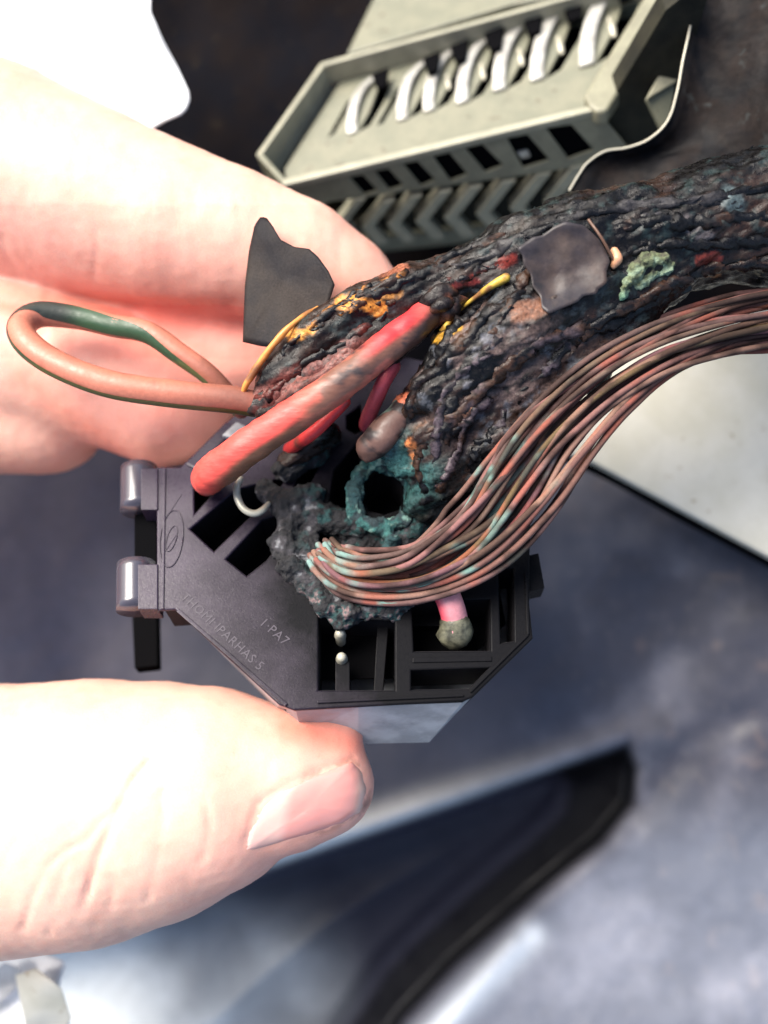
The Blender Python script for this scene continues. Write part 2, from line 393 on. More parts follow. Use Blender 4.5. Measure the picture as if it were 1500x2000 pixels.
def zpanel(x, y):
    d = polydist(x, y, SLOT); z = -9.0 + 0 * x
    n = fbm(np.c_[x / 260, y / 260, 0 * x], 4) - .5
    z += n * .9 * sstep(0, 160, d)
    r = polydist(x, y, RIDGE + RCONT, False); z = z - .25 * sstep(30, -10, d)
    z += .55 * np.exp(-(r / 34) ** 2) * sstep(1500, 1100, x)
    z += 1.1 * np.exp(-np.maximum(y - 1430, 0) ** 2 / 9e4) * sstep(1250, 1500, x) * .5
    z -= 2.6 * sstep(6, -26, d)
    di = polydist(x, y, INNER)
    z += sstep(14, -60, di) * .6
    z += 1.6 * sstep(-60, -330, di) 
    # diagonal crease to the right of the slot
    c = polydist(x, y, [(1240, 1600), (1290, 1520), (1350, 1440), (1450, 1400)], False); z -= .22 * np.exp(-(c / 34) ** 2)
    z += .25 * np.exp(-(polydist(x, y, [(1000, 1850), (880, 1990), (760, 2150)], False) / 25) ** 2)
    return z
def cpanel(x, y, V):
    d = polydist(x, y, SLOT); di = polydist(x, y, INNER)
    n = fbm(np.c_[x / 120, y / 120, 0 * x], 5); n2 = fbm(np.c_[x / 45 + 9, y / 45, 0 * x], 3); n3 = fbm(np.c_[x / 300 + 5, y / 300, 0 * x + 4], 3)
    base = np.array([.045, .046, .062]); light = np.array([.17, .168, .195])
    dusty = sstep(.40, .62, .5 * n + .5 * n3) * sstep(900, 1300, x + .35 * (y - 1200))
    C = base + (light - base) * (dusty * .8 + .1)[:, None]
    warm = sstep(.70, .80, n2) * sstep(1050, 1300, x); C = C + warm[:, None] * np.array([.035, .022, .012])
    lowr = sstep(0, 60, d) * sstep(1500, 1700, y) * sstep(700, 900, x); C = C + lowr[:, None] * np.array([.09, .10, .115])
    hl = np.exp(-(polydist(x, y, [(1040, 1830), (940, 1930), (880, 1990), (760, 2110)], False) / 26) ** 2); C = C + hl[:, None] * np.array([.4, .42, .42])  # highlight along the slot's right edge, painted into the colour
    left = sstep(500, 100, x) * sstep(1500, 1300, y); C = C + left[:, None] * np.array([.15, .135, .155])  # left area painted lighter to make up for the cast shadow there
    r = polydist(x, y, RIDGE, False); C = C + (np.exp(-((r - 6) / 30) ** 2) * sstep(1250, 600, x))[:, None] * np.array([.55, .55, .52])  # sunlit highlight of the ridge painted on, fading to the right
    ins = sstep(0, -12, d)[:, None]; blk = np.array([.003, .003, .005]); inn = np.array([.016, .016, .026])
    sheen = .55 + .45 * sstep(.34, .6, fbm(np.c_[x / 190 + 3, y / 190 + 8, 0 * x], 3)) ; sheen = sheen * sstep(760, 380, x + .25 * (1900 - y)) * sstep(1700, 1900, y)
    inn = inn + sheen[:, None] * np.array([.50, .54, .55])  # bright hazy reflection at the lower left, put into the colour
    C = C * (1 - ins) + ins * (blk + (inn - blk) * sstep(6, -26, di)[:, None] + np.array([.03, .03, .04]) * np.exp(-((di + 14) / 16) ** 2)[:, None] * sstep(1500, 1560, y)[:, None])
    sp = sstep(.74, .8, fbm(np.c_[x / 14, y / 14, 0 * x], 2)) * (d > 10) * sstep(900, 1200, x); return C + sp[:, None] * np.array([.02, .016, .01])
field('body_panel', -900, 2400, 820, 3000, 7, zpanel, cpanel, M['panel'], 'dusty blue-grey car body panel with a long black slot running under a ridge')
def zdark(x, y):
    return -9.6 + .9 * (fbm(np.c_[x / 200, y / 200, 0 * x], 4) - .5) - 1.2 * sstep(500, 900, y)
field('engine_bay_wall', -900, 2400, -900, 960, 22, zdark, None, M['dark_panel'], 'unlit black engine bay wall behind the hand and grey connector')

# cream panel at the right with its dark gasket
pl = (P(1300, 850, -5.6), Vector((0.05, .10, 1)).normalized())
r = root('cream_panel', hit(1300, 850, pl), 'smooth off-white panel with brown dirt specks behind the copper strands', 'panel')
slab('panel_face', [(960, 812), (1060, 790), (1130, 742), (1210, 694), (1350, 634), (1500, 594), (2100, 470), (2100, 1420), (1500, 1085), (1160, 903), (1000, 846)], pl, 0, .35, M['cream'], r, .05)
tube('gasket', [(980, 846, -6.3), (1160, 912, -6.3), (1330, 1004, -6.3), (1500, 1094, -6.3), (1800, 1256, -6.3), (2100, 1424, -6.3)], 13, M['cavity'], r, 30, 12)

# white cloths top left (blown out), crumpled sheets
def cloth(name, poly, z, label, group, mat, amp=.5, seed=0):
    poly_ = np.array(poly, float); c = poly_.mean(0); m = 72; rings = 14
    L = np.r_[0, np.cumsum(np.hypot(*(np.roll(poly_, -1, 0) - poly_).T))]; cl = np.vstack([poly_, poly_[:1]]); s = np.linspace(0, L[-1], m, endpoint=False)
    bx = np.interp(s, L, cl[:, 0]); by = np.interp(s, L, cl[:, 1]); R = []
    for k in range(rings, 0, -1): R += [(c[0] + (bx[i] - c[0]) * k / rings, c[1] + (by[i] - c[1]) * k / rings) for i in range(m)]
    R.append(tuple(c)); R = np.array(R); nn = fbm(np.c_[R / 120 + seed, np.zeros(len(R))], 2)
    z0 = z + amp * (nn - .4)
    V = [P(a, b, q) for (a, b), q in zip(R, z0)] + [P(a, b, q - .12) for (a, b), q in zip(R, z0)]
    F = []
    for k in range(rings - 1):
        for i in range(m): j = (i + 1) % m; F.append((k * m + i, k * m + j, (k + 1) * m + j, (k + 1) * m + i))
    ce = rings * m
    for i in range(m): F.append(((rings - 1) * m + i, (rings - 1) * m + (i + 1) % m, ce))
    F += [tuple(ce + 1 + q for q in f[::-1]) for f in F]
    for i in range(m): j = (i + 1) % m; F.append((i, ce + 1 + i, ce + 1 + j, j))
    o = mesh_obj(name, np.array([tuple(v) for v in V]), F, mat, None, True); setlabel(o, label, 'cloth', group); return o
cloth('white_cloth', [(38, -60), (300, -60), (292, 20), (318, 80), (345, 130), (372, 188), (362, 220), (320, 238), (280, 262), (240, 330), (120, 320), (105, 200), (60, 90)], -5.2, 'larger glaring white cloth hanging above the hand, its rounded corner against black', None, M['cloth'], .6, 1)
cloth('white_cloth', [(-200, 20), (-10, 70), (40, 110), (78, 150), (100, 190), (130, 320), (-200, 330)], -4.6, 'smaller glaring white cloth in the corner left of the larger cloth', None, M['cloth'], .5, 5)
pg = (P(30, 80, -8), Vector((0, 0, 1)))
o = slab('metal_plate', [(-200, -200), (120, -200), (125, 60), (150, 300), (-200, 300)], pg, 0, .3, M['grey_plastic'], None, .05); setlabel(o, 'blurred grey metal plate showing between the two white cloths', 'metal plate')
# wrapper bottom left
r = root('crumpled_wrapper', P(60, 1950, -5), 'crumpled shiny white wrapper with beige folds under the thumb', 'wrapper')
def fold(poly, z, seed, mat, nm):
    o = cloth(nm, poly, z, None, None, mat, 1.6, seed)
    for k in ('label', 'category', 'group'):
        if k in o: del o[k]
    l = Vector(o.location); o.parent = r; o.location = l - r.location
fold([(-150, 1840), (60, 1850), (130, 1880), (115, 1925), (150, 2040), (60, 2120), (-150, 2120)], -5.2, 3, M['cloth'], 'wrapper_sheet')
fold([(30, 1905), (70, 1890), (120, 1930), (140, 1990), (100, 2050), (50, 2010)], -4.3, 8, M['cream'], 'wrapper_fold')
fold([(-60, 1925), (10, 1880), (40, 1890), (30, 1930), (-40, 1990)], -4.4, 11, M['grey_plastic'], 'wrapper_fold')

# ---------------------------------------------------------------- hand
HP = chain([(-200, 270, -2.9, 205), (0, 340, -2.7, 205), (170, 395, -2.5, 180), (330, 445, -2.3, 158), (450, 478, -2.25, 143), (580, 515, -2.2, 122), (670, 560, -2.25, 100), (720, 600, -2.3, 85)])
HM = chain([(-200, 640, -3.3, 150), (60, 690, -3.2, 145), (200, 735, -3.1, 132), (320, 795, -3.1, 118), (350, 800, -3.2, 108)])
HF = chain([(40, 600, -3.9, 90), (150, 612, -3.8, 95), (260, 625, -3.7, 95), (360, 640, -3.5, 95), (470, 700, -3.4, 95), (560, 690, -3.3, 80)])
HR = chain([(-200, 790, -4.0, 130), (0, 802, -3.8, 122), (70, 808, -3.8, 118), (95, 812, -3.8, 112)])
HT = chain([(-260, 1600, -1.9, 265), (0, 1597, -1.5, 252), (180, 1580, -1.2, 248), (300, 1562, -1.0, 226), (400, 1540, -.8, 196), (480, 1522, -.6, 152), (560, 1526, -.45, 133), (630, 1531, -.35, 101)])
HX = chain([(590, 1440, -.35, 52), (668, 1428, -.4, 44)])
HW = chain([(-420, 450, -3.2, 280), (-520, 900, -3.4, 330), (-480, 1300, -3, 330), (-330, 1600, -2.2, 270)])
h = .085; lo = (-14.5, -10.6, -7.6); G = grid(lo, (.9, 9.9, 2.0), h)
def group_sdf(ch, k):
    f = None
    for a, b, ra, rb in ch:
        g = capsule(G, a, b, ra, rb); f = g if f is None else smin(f, g, k)
    return f
F = group_sdf(HP, .06); F = smin(F, group_sdf(HM, .06), .16); F = smin(F, group_sdf(HR, .06), .14); F = smin(F, group_sdf(HF, .06), .2)
T = smin(group_sdf(HT, .1), group_sdf(HX, .2), .22); W = group_sdf(HW, .8)
F = smin(F, T, .1); F = smin(F, W, .9)
V, Q = surfnet(F, lo, h); del F, T, W, G
V = relax(V, Q, 28, .6); V = V + vnormals(V, Q) * .03; N = vnormals(V, Q); x, y = PX(V)
front = N[:, 2] > .05
disp = np.zeros(len(V))
NAIL = [(510, 1578), (545, 1548), (610, 1518), (686, 1487), (706, 1506), (716, 1542), (706, 1584), (672, 1606), (600, 1630), (530, 1650), (478, 1664), (488, 1622)]
CR = [([(292, 1485), (262, 1520), (236, 1570), (205, 1640), (180, 1710), (160, 1785)], .13, 11), ([(318, 1545), (318, 1610), (308, 1670), (288, 1757)], .06, 10), ([(210, 1590), (170, 1640), (120, 1665), (88, 1700), (60, 1760), (43, 1815)], .07, 9),
      ([(150, 1480), (107, 1548), (50, 1620), (10, 1676), (-30, 1760)], .05, 10), ([(400, 1560), (410, 1620), (395, 1680)], .05, 12), ([(245, 1640), (225, 1700), (215, 1770)], .05, 8), ([(130, 1690), (105, 1760), (95, 1825)], .05, 8),
      ([(0, 590), (90, 606), (220, 600), (330, 596), (450, 602)], .10, 22), ([(180, 400), (190, 470), (182, 540)], .03, 9), ([(0, 470), (40, 560), (110, 590)], .05, 16),
      ([(505, 1570), (490, 1610), (478, 1655)], .07, 10), ([(505, 1568), (560, 1532), (620, 1505), (690, 1478)], .07, 8)]
for pl_, amp, w in CR:
    dd = polydist(x, y, pl_, False); w = w * .62 * (1 + .5 * (fbm(V * 1.5, 2) - .5)); disp -= .50 * amp * np.exp(-(dd / w) ** 2) * front * sstep(.25, .55, fbm(V * 1.1 + 3, 3)) * 1.2
disp += .05 * (fbm(V * .7, 3) - .5) + .018 * (fbm(V * 7.5, 2) - .5) + .02 * (fbm(V * np.array([5.5, 1.6, 3]), 3) - .5)
V = V + N * disp[:, None]
c0 = np.array([.69, .41, .32]); n = fbm(V * .8, 4)
C = c0 * (1 + .16 * (n - .5))[:, None]; mot = sstep(.45, .65, fbm(V * 1.9 + 7, 4)); C = C * (1 - mot[:, None] * np.array([.01, .06, .07])); mot2 = sstep(.55, .7, fbm(V * 6 + 2, 3)); C = C * (1 - mot2[:, None] * np.array([.01, .04, .05]))
tip = sstep(300, 560, x) * (y > 1300) * .5 + sstep(0, 330, x) * ((y > 600) & (y < 950)) * .75 + .35 * ((y > 400) & (y < 700))
C = C * (1 - tip[:, None] * np.array([-.03, .30, .30]))
dirt = sstep(.55, .7, fbm(V * np.array([3, 3, 3]), 4)) * np.exp(-(polydist(x, y, [(690, 1478), (722, 1520), (712, 1590)], False) / 16) ** 2)
nd = polydist(x, y, NAIL, True); grime = np.exp(-((nd - 4) / 6) ** 2) * sstep(560, 640, x) * (fbm(V * 3, 3) > .42); C = C * (1 - .45 * dirt[:, None]) * (1 - .35 * grime[:, None])
red = np.exp(-(polydist(x, y, [(0, 596), (220, 602), (450, 604)], False) / 40) ** 2) + np.exp(-(polydist(x, y, [(560, 1420), (690, 1450)], False) / 30) ** 2) + .7 * np.exp(-(polydist(x, y, [(40, 740), (190, 850), (230, 910)], False) / 30) ** 2)
C = C * (1 - np.clip(red, 0, 1)[:, None] * np.array([.05, .35, .40]))  # redder shade between the fingers and below the connector, painted into the skin
hr = root('hand', P(-300, 1100, -3), 'bare hand pinching the black connector, thumb below and fingers behind it', 'hand')
mesh_obj('skin', V, Q, M['skin'], hr, True, C)
hb = bvh_of(V, Q)
def nailcol(V):
    x, y = PX(V); c = np.tile(np.array([.62, .27, .235]), (len(V), 1)); lun = sstep(575, 545, x - (y - 1580) * -.15)
    c = c + lun[:, None] * np.array([.06, .13, .11]); tipf = sstep(690, 706, x + .1 * (y - 1540)); return c + tipf[:, None] * np.array([.02, .14, .10])
drape('thumb_nail', NAIL, hb, .05, .12, M['nail'], hr, 10, colors=nailcol, edge=-.05)

# ---------------------------------------------------------------- grey connector
O_ = P(555, 362, -4.6); A_ = P(1172, 216, -3.4); B_ = P(625, 122, -6.4)
U_ = (A_ - O_); Vv = (B_ - O_); Wn = U_.cross(Vv).normalized(); Un = U_.normalized(); Vn = Wn.cross(Un).normalized(); Nf = -Vn
rimP = (O_, Wn); floorP = (O_ - Wn * .62, Wn); frontP = (O_, Nf)
gc = root('grey_connector', O_, 'olive-grey multi-pin connector with rows of arched metal contacts above the hand', 'connector')
# floor with slots
TL = [(688, 262, .78), (786, 236, .82), (838, 219, .86), (903, 203, .92), (975, 179, .98), (1049, 159, 1.04), (1146, 131, 1.14)]
holes = []
for (x, y, s) in TL:
    holes.append([(x + 14 * s, y - 4), (x + 44 * s, y - 22 * s), (x + 78 * s, y - 78 * s), (x + 98 * s, y - 132 * s), (x + 68 * s, y - 126 * s), (x + 44 * s, y - 60 * s)])
holes.append([(640, 268), (652, 262), (690, 198), (680, 196)])
holes.append([(735, 246), (748, 240), (790, 170), (776, 172)])
FLOOR = [(560, 372), (556, 330), (690, 120), (1330, -60), (1330, 60), (1185, 232)]
holed('contact_deck', FLOOR, holes, floorP, 0, .12, M['olive'], gc, .012)
slab('inner_core', [(540, 352), (560, 320), (700, 110), (1330, -70), (1330, 20), (1200, 235)], (floorP[0] - Wn * .55, Wn), 0, .3, M['cavity'], gc)
# rim pieces
def beam(name, a, b, w, hgt, mat, nrm=Wn, bev=.05, drop=0):
    d = (b - a).normalized(); s = d.cross(nrm).normalized(); c = [a + s * w / 2, b + s * w / 2, b - s * w / 2, a - s * w / 2]
    return prism(name, c, nrm, hgt - drop, drop, mat, gc, bev, 3)
rp = lambda x, y: hit(x, y, rimP)
def wall(name, p, q, th, depth, mat, top=.0):
    a, b = rp(*p), rp(*q); d = (b - a).normalized(); s = Wn.cross(d).normalized() * th
    return prism(name, [a, b, b + s, a + s], Wn, top, depth, mat, gc, .03, 2)
wall('front_rim', (553, 364), (1174, 215), .20, .13, M['olive_light'], .04)
wall('corner_wall', (500, 302), (555, 362), .14, 1.3, M['olive'])
wall('end_wall', (500, 302), (627, 122), -.14, .95, M['olive_light'])
wall('back_wall', (627, 122), (1330, -70), -.14, .62, M['olive_light'])
for (x, y, s) in TL:
    slab('notch', [(x + 36 * s + 10, y - 148 * s), (x + 78 * s + 10, y - 166 * s), (x + 72 * s + 10, y - 120 * s), (x + 50 * s + 10, y - 112 * s)], (rimP[0] - Wn * .3, Wn), .02, .1, M['cavity'], gc, .01)
# thick rounded bar on the right end
a, b = rp(1160, 200), rp(1330, -60)
slab('end_bar', [(1139, 186), (1262, -14), (1310, -100), (1400, -100), (1318, 2), (1186, 214), (1166, 218), (1150, 206)], (rp(1160, 200) + Wn * .12, Wn), 0, .45, M['olive_mid'], gc, .14, 4)
slab('end_face', [(1178, 222), (1300, 20), (1400, -60), (1345, 120), (1262, 300), (1215, 318)], (frontP[0] - Nf * .35, Nf), 0, .6, M['olive_dark'], gc, .03)
slab('side_wing', [(1264, 192), (1352, 30), (1336, 112), (1322, 158)], (P(1300, 120, -3.2), Vector((.3, .1, 1)).normalized()), 0, .12, M['olive_light'], gc, .02)
slab('side_wing', [(1266, 194), (1320, 160), (1306, 238), (1294, 252)], (P(1300, 200, -3.35), Vector((.5, -.2, 1)).normalized()), 0, .12, M['olive'], gc, .02)
# rear shell above the back rim
slab('rear_shell', [(676, 106), (742, -30), (900, -200), (1400, -300), (1400, -60), (1000, 8)], (rimP[0] - Wn * .2, Wn), 0, 1.0, M['olive'], gc, .06)
# contacts
def contact(x, y, s):
    pts = [(0, 0, .02), (0, -22, .12), (4, -48, .24), (13, -76, .30), (28, -104, .28), (52, -132, .14), (66, -146, .0)]
    path = catmull(np.array([tuple(hit(x + a * s, y + b * s, floorP) + Wn * hh * .55 * s) for a, b, hh in pts]), 26)
    hw = Un * .155 * s * 1.1; T = np.gradient(path, axis=0); T /= np.linalg.norm(T, axis=1)[:, None]
    V = []; F = []; th = .05 * s
    for p, t in zip(path, T):
        nn = np.cross(np.array(Un), t); nn /= np.linalg.norm(nn)
        for sx, sz in ((-1, 1), (-.8, 1.25), (.8, 1.25), (1, 1), (1, -1), (-1, -1)): V.append(p + np.array(hw) * sx + nn * th * sz)
    n = len(path)
    for i in range(n - 1):
        for k in range(6): F.append((i * 6 + k, i * 6 + (k + 1) % 6, i * 6 + 6 + (k + 1) % 6, i * 6 + 6 + k))
    F.append(tuple(range(6))); F.append(tuple((n - 1) * 6 + k for k in range(6)))
    mesh_obj('contact', np.array(V), F, M['tin'], gc, True)
for q in TL:
    contact(*q)
    x, y, s = q
    if s > .85:
        c = hit(x + 44 * s, y - 62 * s, floorP); d1 = Vn
        path = np.array([tuple(c + Vn * k * .10 * s + Wn * (.0 + .05 * math.sin(k * 1.7))) for k in range(-2, 5)])
        Vt, Ft, _ = tube_geo(path, np.array([.05, .075, .09, .07, .085, .07, .04]) * s, 10)
        mesh_obj('contact_tip', Vt, Ft, M['steel'], gc, True)
# front side: slotted wall and chevron ribs
WIN = [[(1066, 250), (1116, 243), (1152, 280), (1102, 298)], [(990, 270), (1030, 262), (1066, 300), (1014, 316)], [(908, 289), (942, 281), (976, 311), (940, 324)], [(845, 305), (878, 298), (906, 328), (872, 341)],
       [(786, 320), (815, 314), (843, 339), (815, 351)], [(731, 334), (759, 329), (781, 350), (753, 359)], [(681, 346), (709, 341), (730, 360), (704, 368)]]
def grow(p, k): c = np.mean(p, 0); return [(c[0] + (x - c[0]) * k, c[1] + (y - c[1]) * k) for x, y in p]
WIN = [[(p[0][0], p[0][1] + 1), (p[1][0], p[1][1] + 1), (p[2][0] + 8, p[2][1] + 13), (p[3][0] + 8, p[3][1] + 13)] for p in WIN]
holed('slotted_wall', [(556, 368), (1172, 222), (1240, 306), (1160, 322), (1000, 346), (646, 394), (600, 408)], WIN, (frontP[0] - Nf * .02, Nf), 0, .07, M['olive_mid'], gc, .012)  # brighter olive stands in for light on this downward face
slab('window_back', [(640, 358), (700, 338), (1130, 236), (1180, 300), (1110, 316), (700, 384)], (frontP[0] - Nf * .16, Nf), 0, .1, M['cavity'], gc)
slab('lower_core', [(640, 452), (900, 385), (1190, 318), (1250, 330), (1100, 440), (960, 470), (745, 495), (690, 475)], (frontP[0] - Nf * .42, Nf), 0, 1.2, M['olive_dark'], gc, .03)
slab('base_edge', [(690, 468), (830, 458), (980, 440), (1000, 452), (900, 476), (742, 492)], (frontP[0] - Nf * .2, Nf), 0, .3, M['olive'], gc, .03)
for k, (x, y) in enumerate([(655, 440), (707, 447), (757, 441), (812, 434), (868, 428), (930, 420), (996, 409), (1062, 396), (1128, 378)]):
    s = .8 + .045 * k; w = 26 * s
    slab('chevron_rib', [(x, y), (x + 50 * s, y - 62 * s), (x + 50 * s + w, y - 66 * s), (x + w, y - 3), (x + 36 * s + w, y + 34 * s), (x + 36 * s, y + 38 * s)], (frontP[0] + Nf * .02, Nf), 0, .34, M['olive_light'], gc, .018)  # lighter olive makes up for the sun not reaching the ribs
slab('lug', [(1010, 296), (1030, 292), (1036, 304), (1018, 308)], (frontP[0] - Nf * .15, Nf), .05, .2, M['tin'], gc, .02)

# black plastic sheath with a bright cut edge, right of the grey connector
EDGE = [(1362, -60), (1355, 0), (1346, 60), (1333, 120), (1322, 180), (1304, 236), (1268, 272), (1225, 289), (1182, 296), (1148, 318), (1130, 342), (1112, 372)]
sr = root('plastic_sheath', P(1400, 200, -2.2), 'black curled plastic sheet with thin bright cut edge beside the grey connector', 'sheet')
n = 60; ed = catmull(np.array([tuple(P(x, y, -2.3 + .25 * math.sin(i * .55))) for i, (x, y) in enumerate(EDGE)]), n)
V = []; F = []; K = 14
for i in range(n):
    for k in range(K):
        t = k / (K - 1); e = Vector(ed[i]); far = P(1900, -100 + i * 9.5, -1.2)
        p = e.lerp(far, t ** 1.2); p.z = e.z + (-.5 * math.sin(min(1, t * 3) * math.pi) + .9 * t) + .35 * (float(fbm(np.array([[p.x * .8, p.y * .8, 0]]), 3)[0]) - .5) * min(1, t * 4)
        V.append(p)
nv = len(V); V += [v + Vector((0, 0, -.05)) for v in V]
for i in range(n - 1):
    for k in range(K - 1):
        a = i * K + k; F.append((a, a + 1, a + K + 1, a + K)); F.append((nv + a, nv + a + K, nv + a + K + 1, nv + a + 1))
for i in range(n - 1): a = i * K; F.append((a, a + K, nv + a + K, nv + a))
mesh_obj('sheet', np.array([tuple(v) for v in V]), F, M['sheath'], sr, True)
Vt, Ft, _ = tube_geo(ed + np.array([0, 0, .02]), .026, 8); mesh_obj('cut_edge', Vt, Ft, M['steel'], sr, True)

# ---------------------------------------------------------------- black connector
tn = math.atan(.5); fn = Vector((0, math.sin(tn), math.cos(tn))); FP = (Vector((0, 0, -.9)), fn)
def fp(dz): return (FP[0] + fn * dz, fn)
bc = root('black_connector', hit(680, 1150, FP), 'black plastic connector with open cavities, heat-melted around its centre', 'connector')
OUT = [(306, 912), (352, 912), (372, 893), (440, 826), (520, 760), (620, 700), (760, 690), (900, 720), (1000, 850), (1036, 1000), (1034, 1180), (1041, 1246), (922, 1362), (905, 1368), (575, 1387), (545, 1376), (440, 1280), (342, 1190), (306, 1192)]
HOLES = [[(378, 938), (415, 966), (380, 1003)], [(371, 1033), (462, 955), (560, 930), (545, 955), (418, 1077)], [(441, 1092), (512, 1015), (566, 1000), (548, 1060), (520, 1095), (482, 1125)],
         [(575, 950), (608, 855), (655, 856), (628, 900), (606, 945)], [(652, 918), (700, 862), (705, 925), (684, 1000), (640, 995)], [(676, 812), (704, 792), (713, 838), (694, 848), (677, 838)],
         [(716, 940), (735, 926), (764, 926), (784, 945), (792, 970), (784, 995), (750, 1006), (720, 998), (708, 970)], [(622, 1205), (771, 1212), (771, 1348), (622, 1348)], [(804, 1178), (957, 1170), (958, 1271), (808, 1272)], [(803, 1309), (955, 1304), (915, 1345), (803, 1347)], [(973, 1110), (1003, 1110), (1004, 1252), (978, 1256)],
         [(620, 1040), (760, 1040), (780, 1150), (640, 1150)]]
holed('face_plate', OUT, HOLES, FP, 0, .10, M['black_plastic'], bc, .035)
def inset(poly, d):
    c = np.mean(poly, 0); return [(x + (c[0] - x) / max(1, math.hypot(c[0] - x, c[1] - y)) * d, y + (c[1] - y) / max(1, math.hypot(c[0] - x, c[1] - y)) * d) for x, y in poly]
HOUS = [(320, 925), (352, 925), (440, 850), (620, 740), (880, 750), (980, 870), (1005, 1010), (1005, 1180), (1010, 1240), (880, 1405), (838, 1450), (700, 1453), (592, 1436), (540, 1385), (352, 1195), (320, 1190)]
HTOP = [(314, 917), (352, 917), (440, 832), (620, 712), (900, 732), (1000, 857), (1028, 1000), (1026, 1180), (1034, 1244), (918, 1364), (903, 1372), (700, 1380), (577, 1386), (546, 1374), (342, 1188), (314, 1188)]
tp = [hit(x, y, fp(-.12)) for x, y in HTOP]; bt = [hit(x, y, fp(-1.9)) for x, y in HOUS]; m_ = len(tp)
mesh_obj('housing', np.array([tuple(v) for v in tp + bt]), [tuple(range(m_)), tuple(range(m_, 2 * m_))[::-1]][1:] + [(i, (i + 1) % m_, m_ + (i + 1) % m_, m_ + i) for i in range(m_)], M['grey_plastic'], bc)
holed('cavity_walls', inset(OUT, 14), HOLES, fp(-.11), 0, 1.1, M['wall_plastic'], bc, .01)
slab('cavity_floor', inset(OUT, 60), fp(-1.10), 0, .06, M['cavity'], bc)
# rim line along the right and bottom edges
def ridge(name, pts, w, hgt, mat=M['black_plastic'], par=None):
    for p, q in zip(pts[:-1], pts[1:]):
        a, b = hit(*p, FP), hit(*q, FP); d = (b - a).normalized(); s = d.cross(fn).normalized() * w / 2
        prism(name, [a + s, b + s, b - s, a - s], fn, hgt, .02, mat, par or bc, .012)
ridge('rim_strip', [(1027, 1120), (1031, 1240), (918, 1352)], .05, .05)
ridge('rim_strip', [(905, 1359), (620, 1372)], .05, .05)
ridge('rim_strip', [(348, 1193), (560, 1378)], .07, .05)
ridge('rim_strip', [(806, 1290), (960, 1287)], .10, .03)
ridge('rim_strip', [(322, 915), (318, 1190)], .05, .03)
slab('side_tab', [(1030, 1085), (1052, 1080), (1064, 1148), (1034, 1155)], fp(-.2), 0, .5, M['black_plastic'], bc, .02)
slab('latch_arm', [(360, 905), (442, 822), (462, 838), (384, 918)], fp(.05), 0, .3, M['black_plastic'], bc, .05)
slab('latch_arm', [(432, 850), (462, 822), (490, 836), (470, 860)], fp(.16), 0, .3, M['grey_plastic'], bc, .05)
slab('latch_leg', [(255, 1150), (306, 1150), (308, 1300), (262, 1305)], fp(-2.9), 0, .4, M['cavity'], bc, .04)
# hinge barrels
def barrel(y0, y1, xc):
    a = hit(xc, y0, fp(-.34)); b = hit(xc, y1, fp(-.34)); path = np.array([tuple(a.lerp(b, t)) for t in np.linspace(0, 1, 8)])
    Vt, Ft, _ = tube_geo(path, .39, 36, rnd=False); mesh_obj('hinge_barrel', Vt, Ft, M['gloss'], bc, True)
    mid = [(xc + 4, y0 + 1), (309, y0 + 1), (309, y1 - 1), (xc + 4, y1 - 1)]
    slab('hinge_web', mid, fp(0), .035, .5, M['black_plastic'], bc, .02)
M['gloss'] = material('gloss', (.045, .041, .054), rough=.22, bump=.03, bscale=5, spec=.7)
barrel(915, 998, 272); barrel(1102, 1192, 266)
slab('hinge_back', [(262, 990), (306, 990), (306, 1110), (262, 1110)], fp(-.5), 0, .5, M['cavity'], bc, .03)
# ribs and terminals inside the cavities
slab('cavity_rib', [(655, 1292), (683, 1292), (683, 1350), (655, 1350)], fp(-.35), 0, .7, M['black_plastic'], bc, .015)
slab('cavity_rib', [(738, 1205), (760, 1205), (748, 1350), (730, 1350)], fp(-.55), 0, .5, M['black_plastic'], bc, .015)
slab('cavity_rib', [(806, 1200), (900, 1200), (900, 1222), (806, 1222)], fp(-.8), 0, .3, M['black_plastic'], bc, .015)
for (x, y) in ((664, 1237), (667, 1284)):
    c = hit(x, y, fp(-.25)); path = np.array([tuple(c + fn * k) for k in (-.5, -.3, -.12, 0)])
    Vt, Ft, _ = tube_geo(path, np.array([.10, .10, .12, .10]), 14); mesh_obj('terminal_pin', Vt, Ft, M['steel'], bc, True)
# pink wire with its crimped end
pw = root('pink_wire', hit(888, 1230, fp(-.3)), 'short pink wire ending in a crimped metal ferrule inside the lower right cavity', 'wire')
def zf(x, y, d): return hit(x, y, fp(d)).z
def pinkc(V, TA):
    c = np.tile(np.array([.62, .25, .27]), (len(V), 1)); k = sstep(.3, .9, np.sin(TA[:, 1])); return c + k[:, None] * np.array([.1, -.16, -.14]) * 1
tube('insulation', [(868, 1150, zf(868, 1150, .25)), (880, 1180, zf(880, 1180, .2)), (887, 1205, zf(887, 1205, 0)), (889, 1228, zf(889, 1228, -.12))], 26, M['rubber'], pw, 20, 18, pinkc)
c0 = (889, 1232)
tube('ferrule', [(889, 1219, zf(889, 1219, -.10)), (890, 1236, zf(890, 1236, -.26)), (890, 1244, zf(890, 1244, -.5))], [29, 34, 25], M['ferrule'], pw, 12, 12, rough=.5)
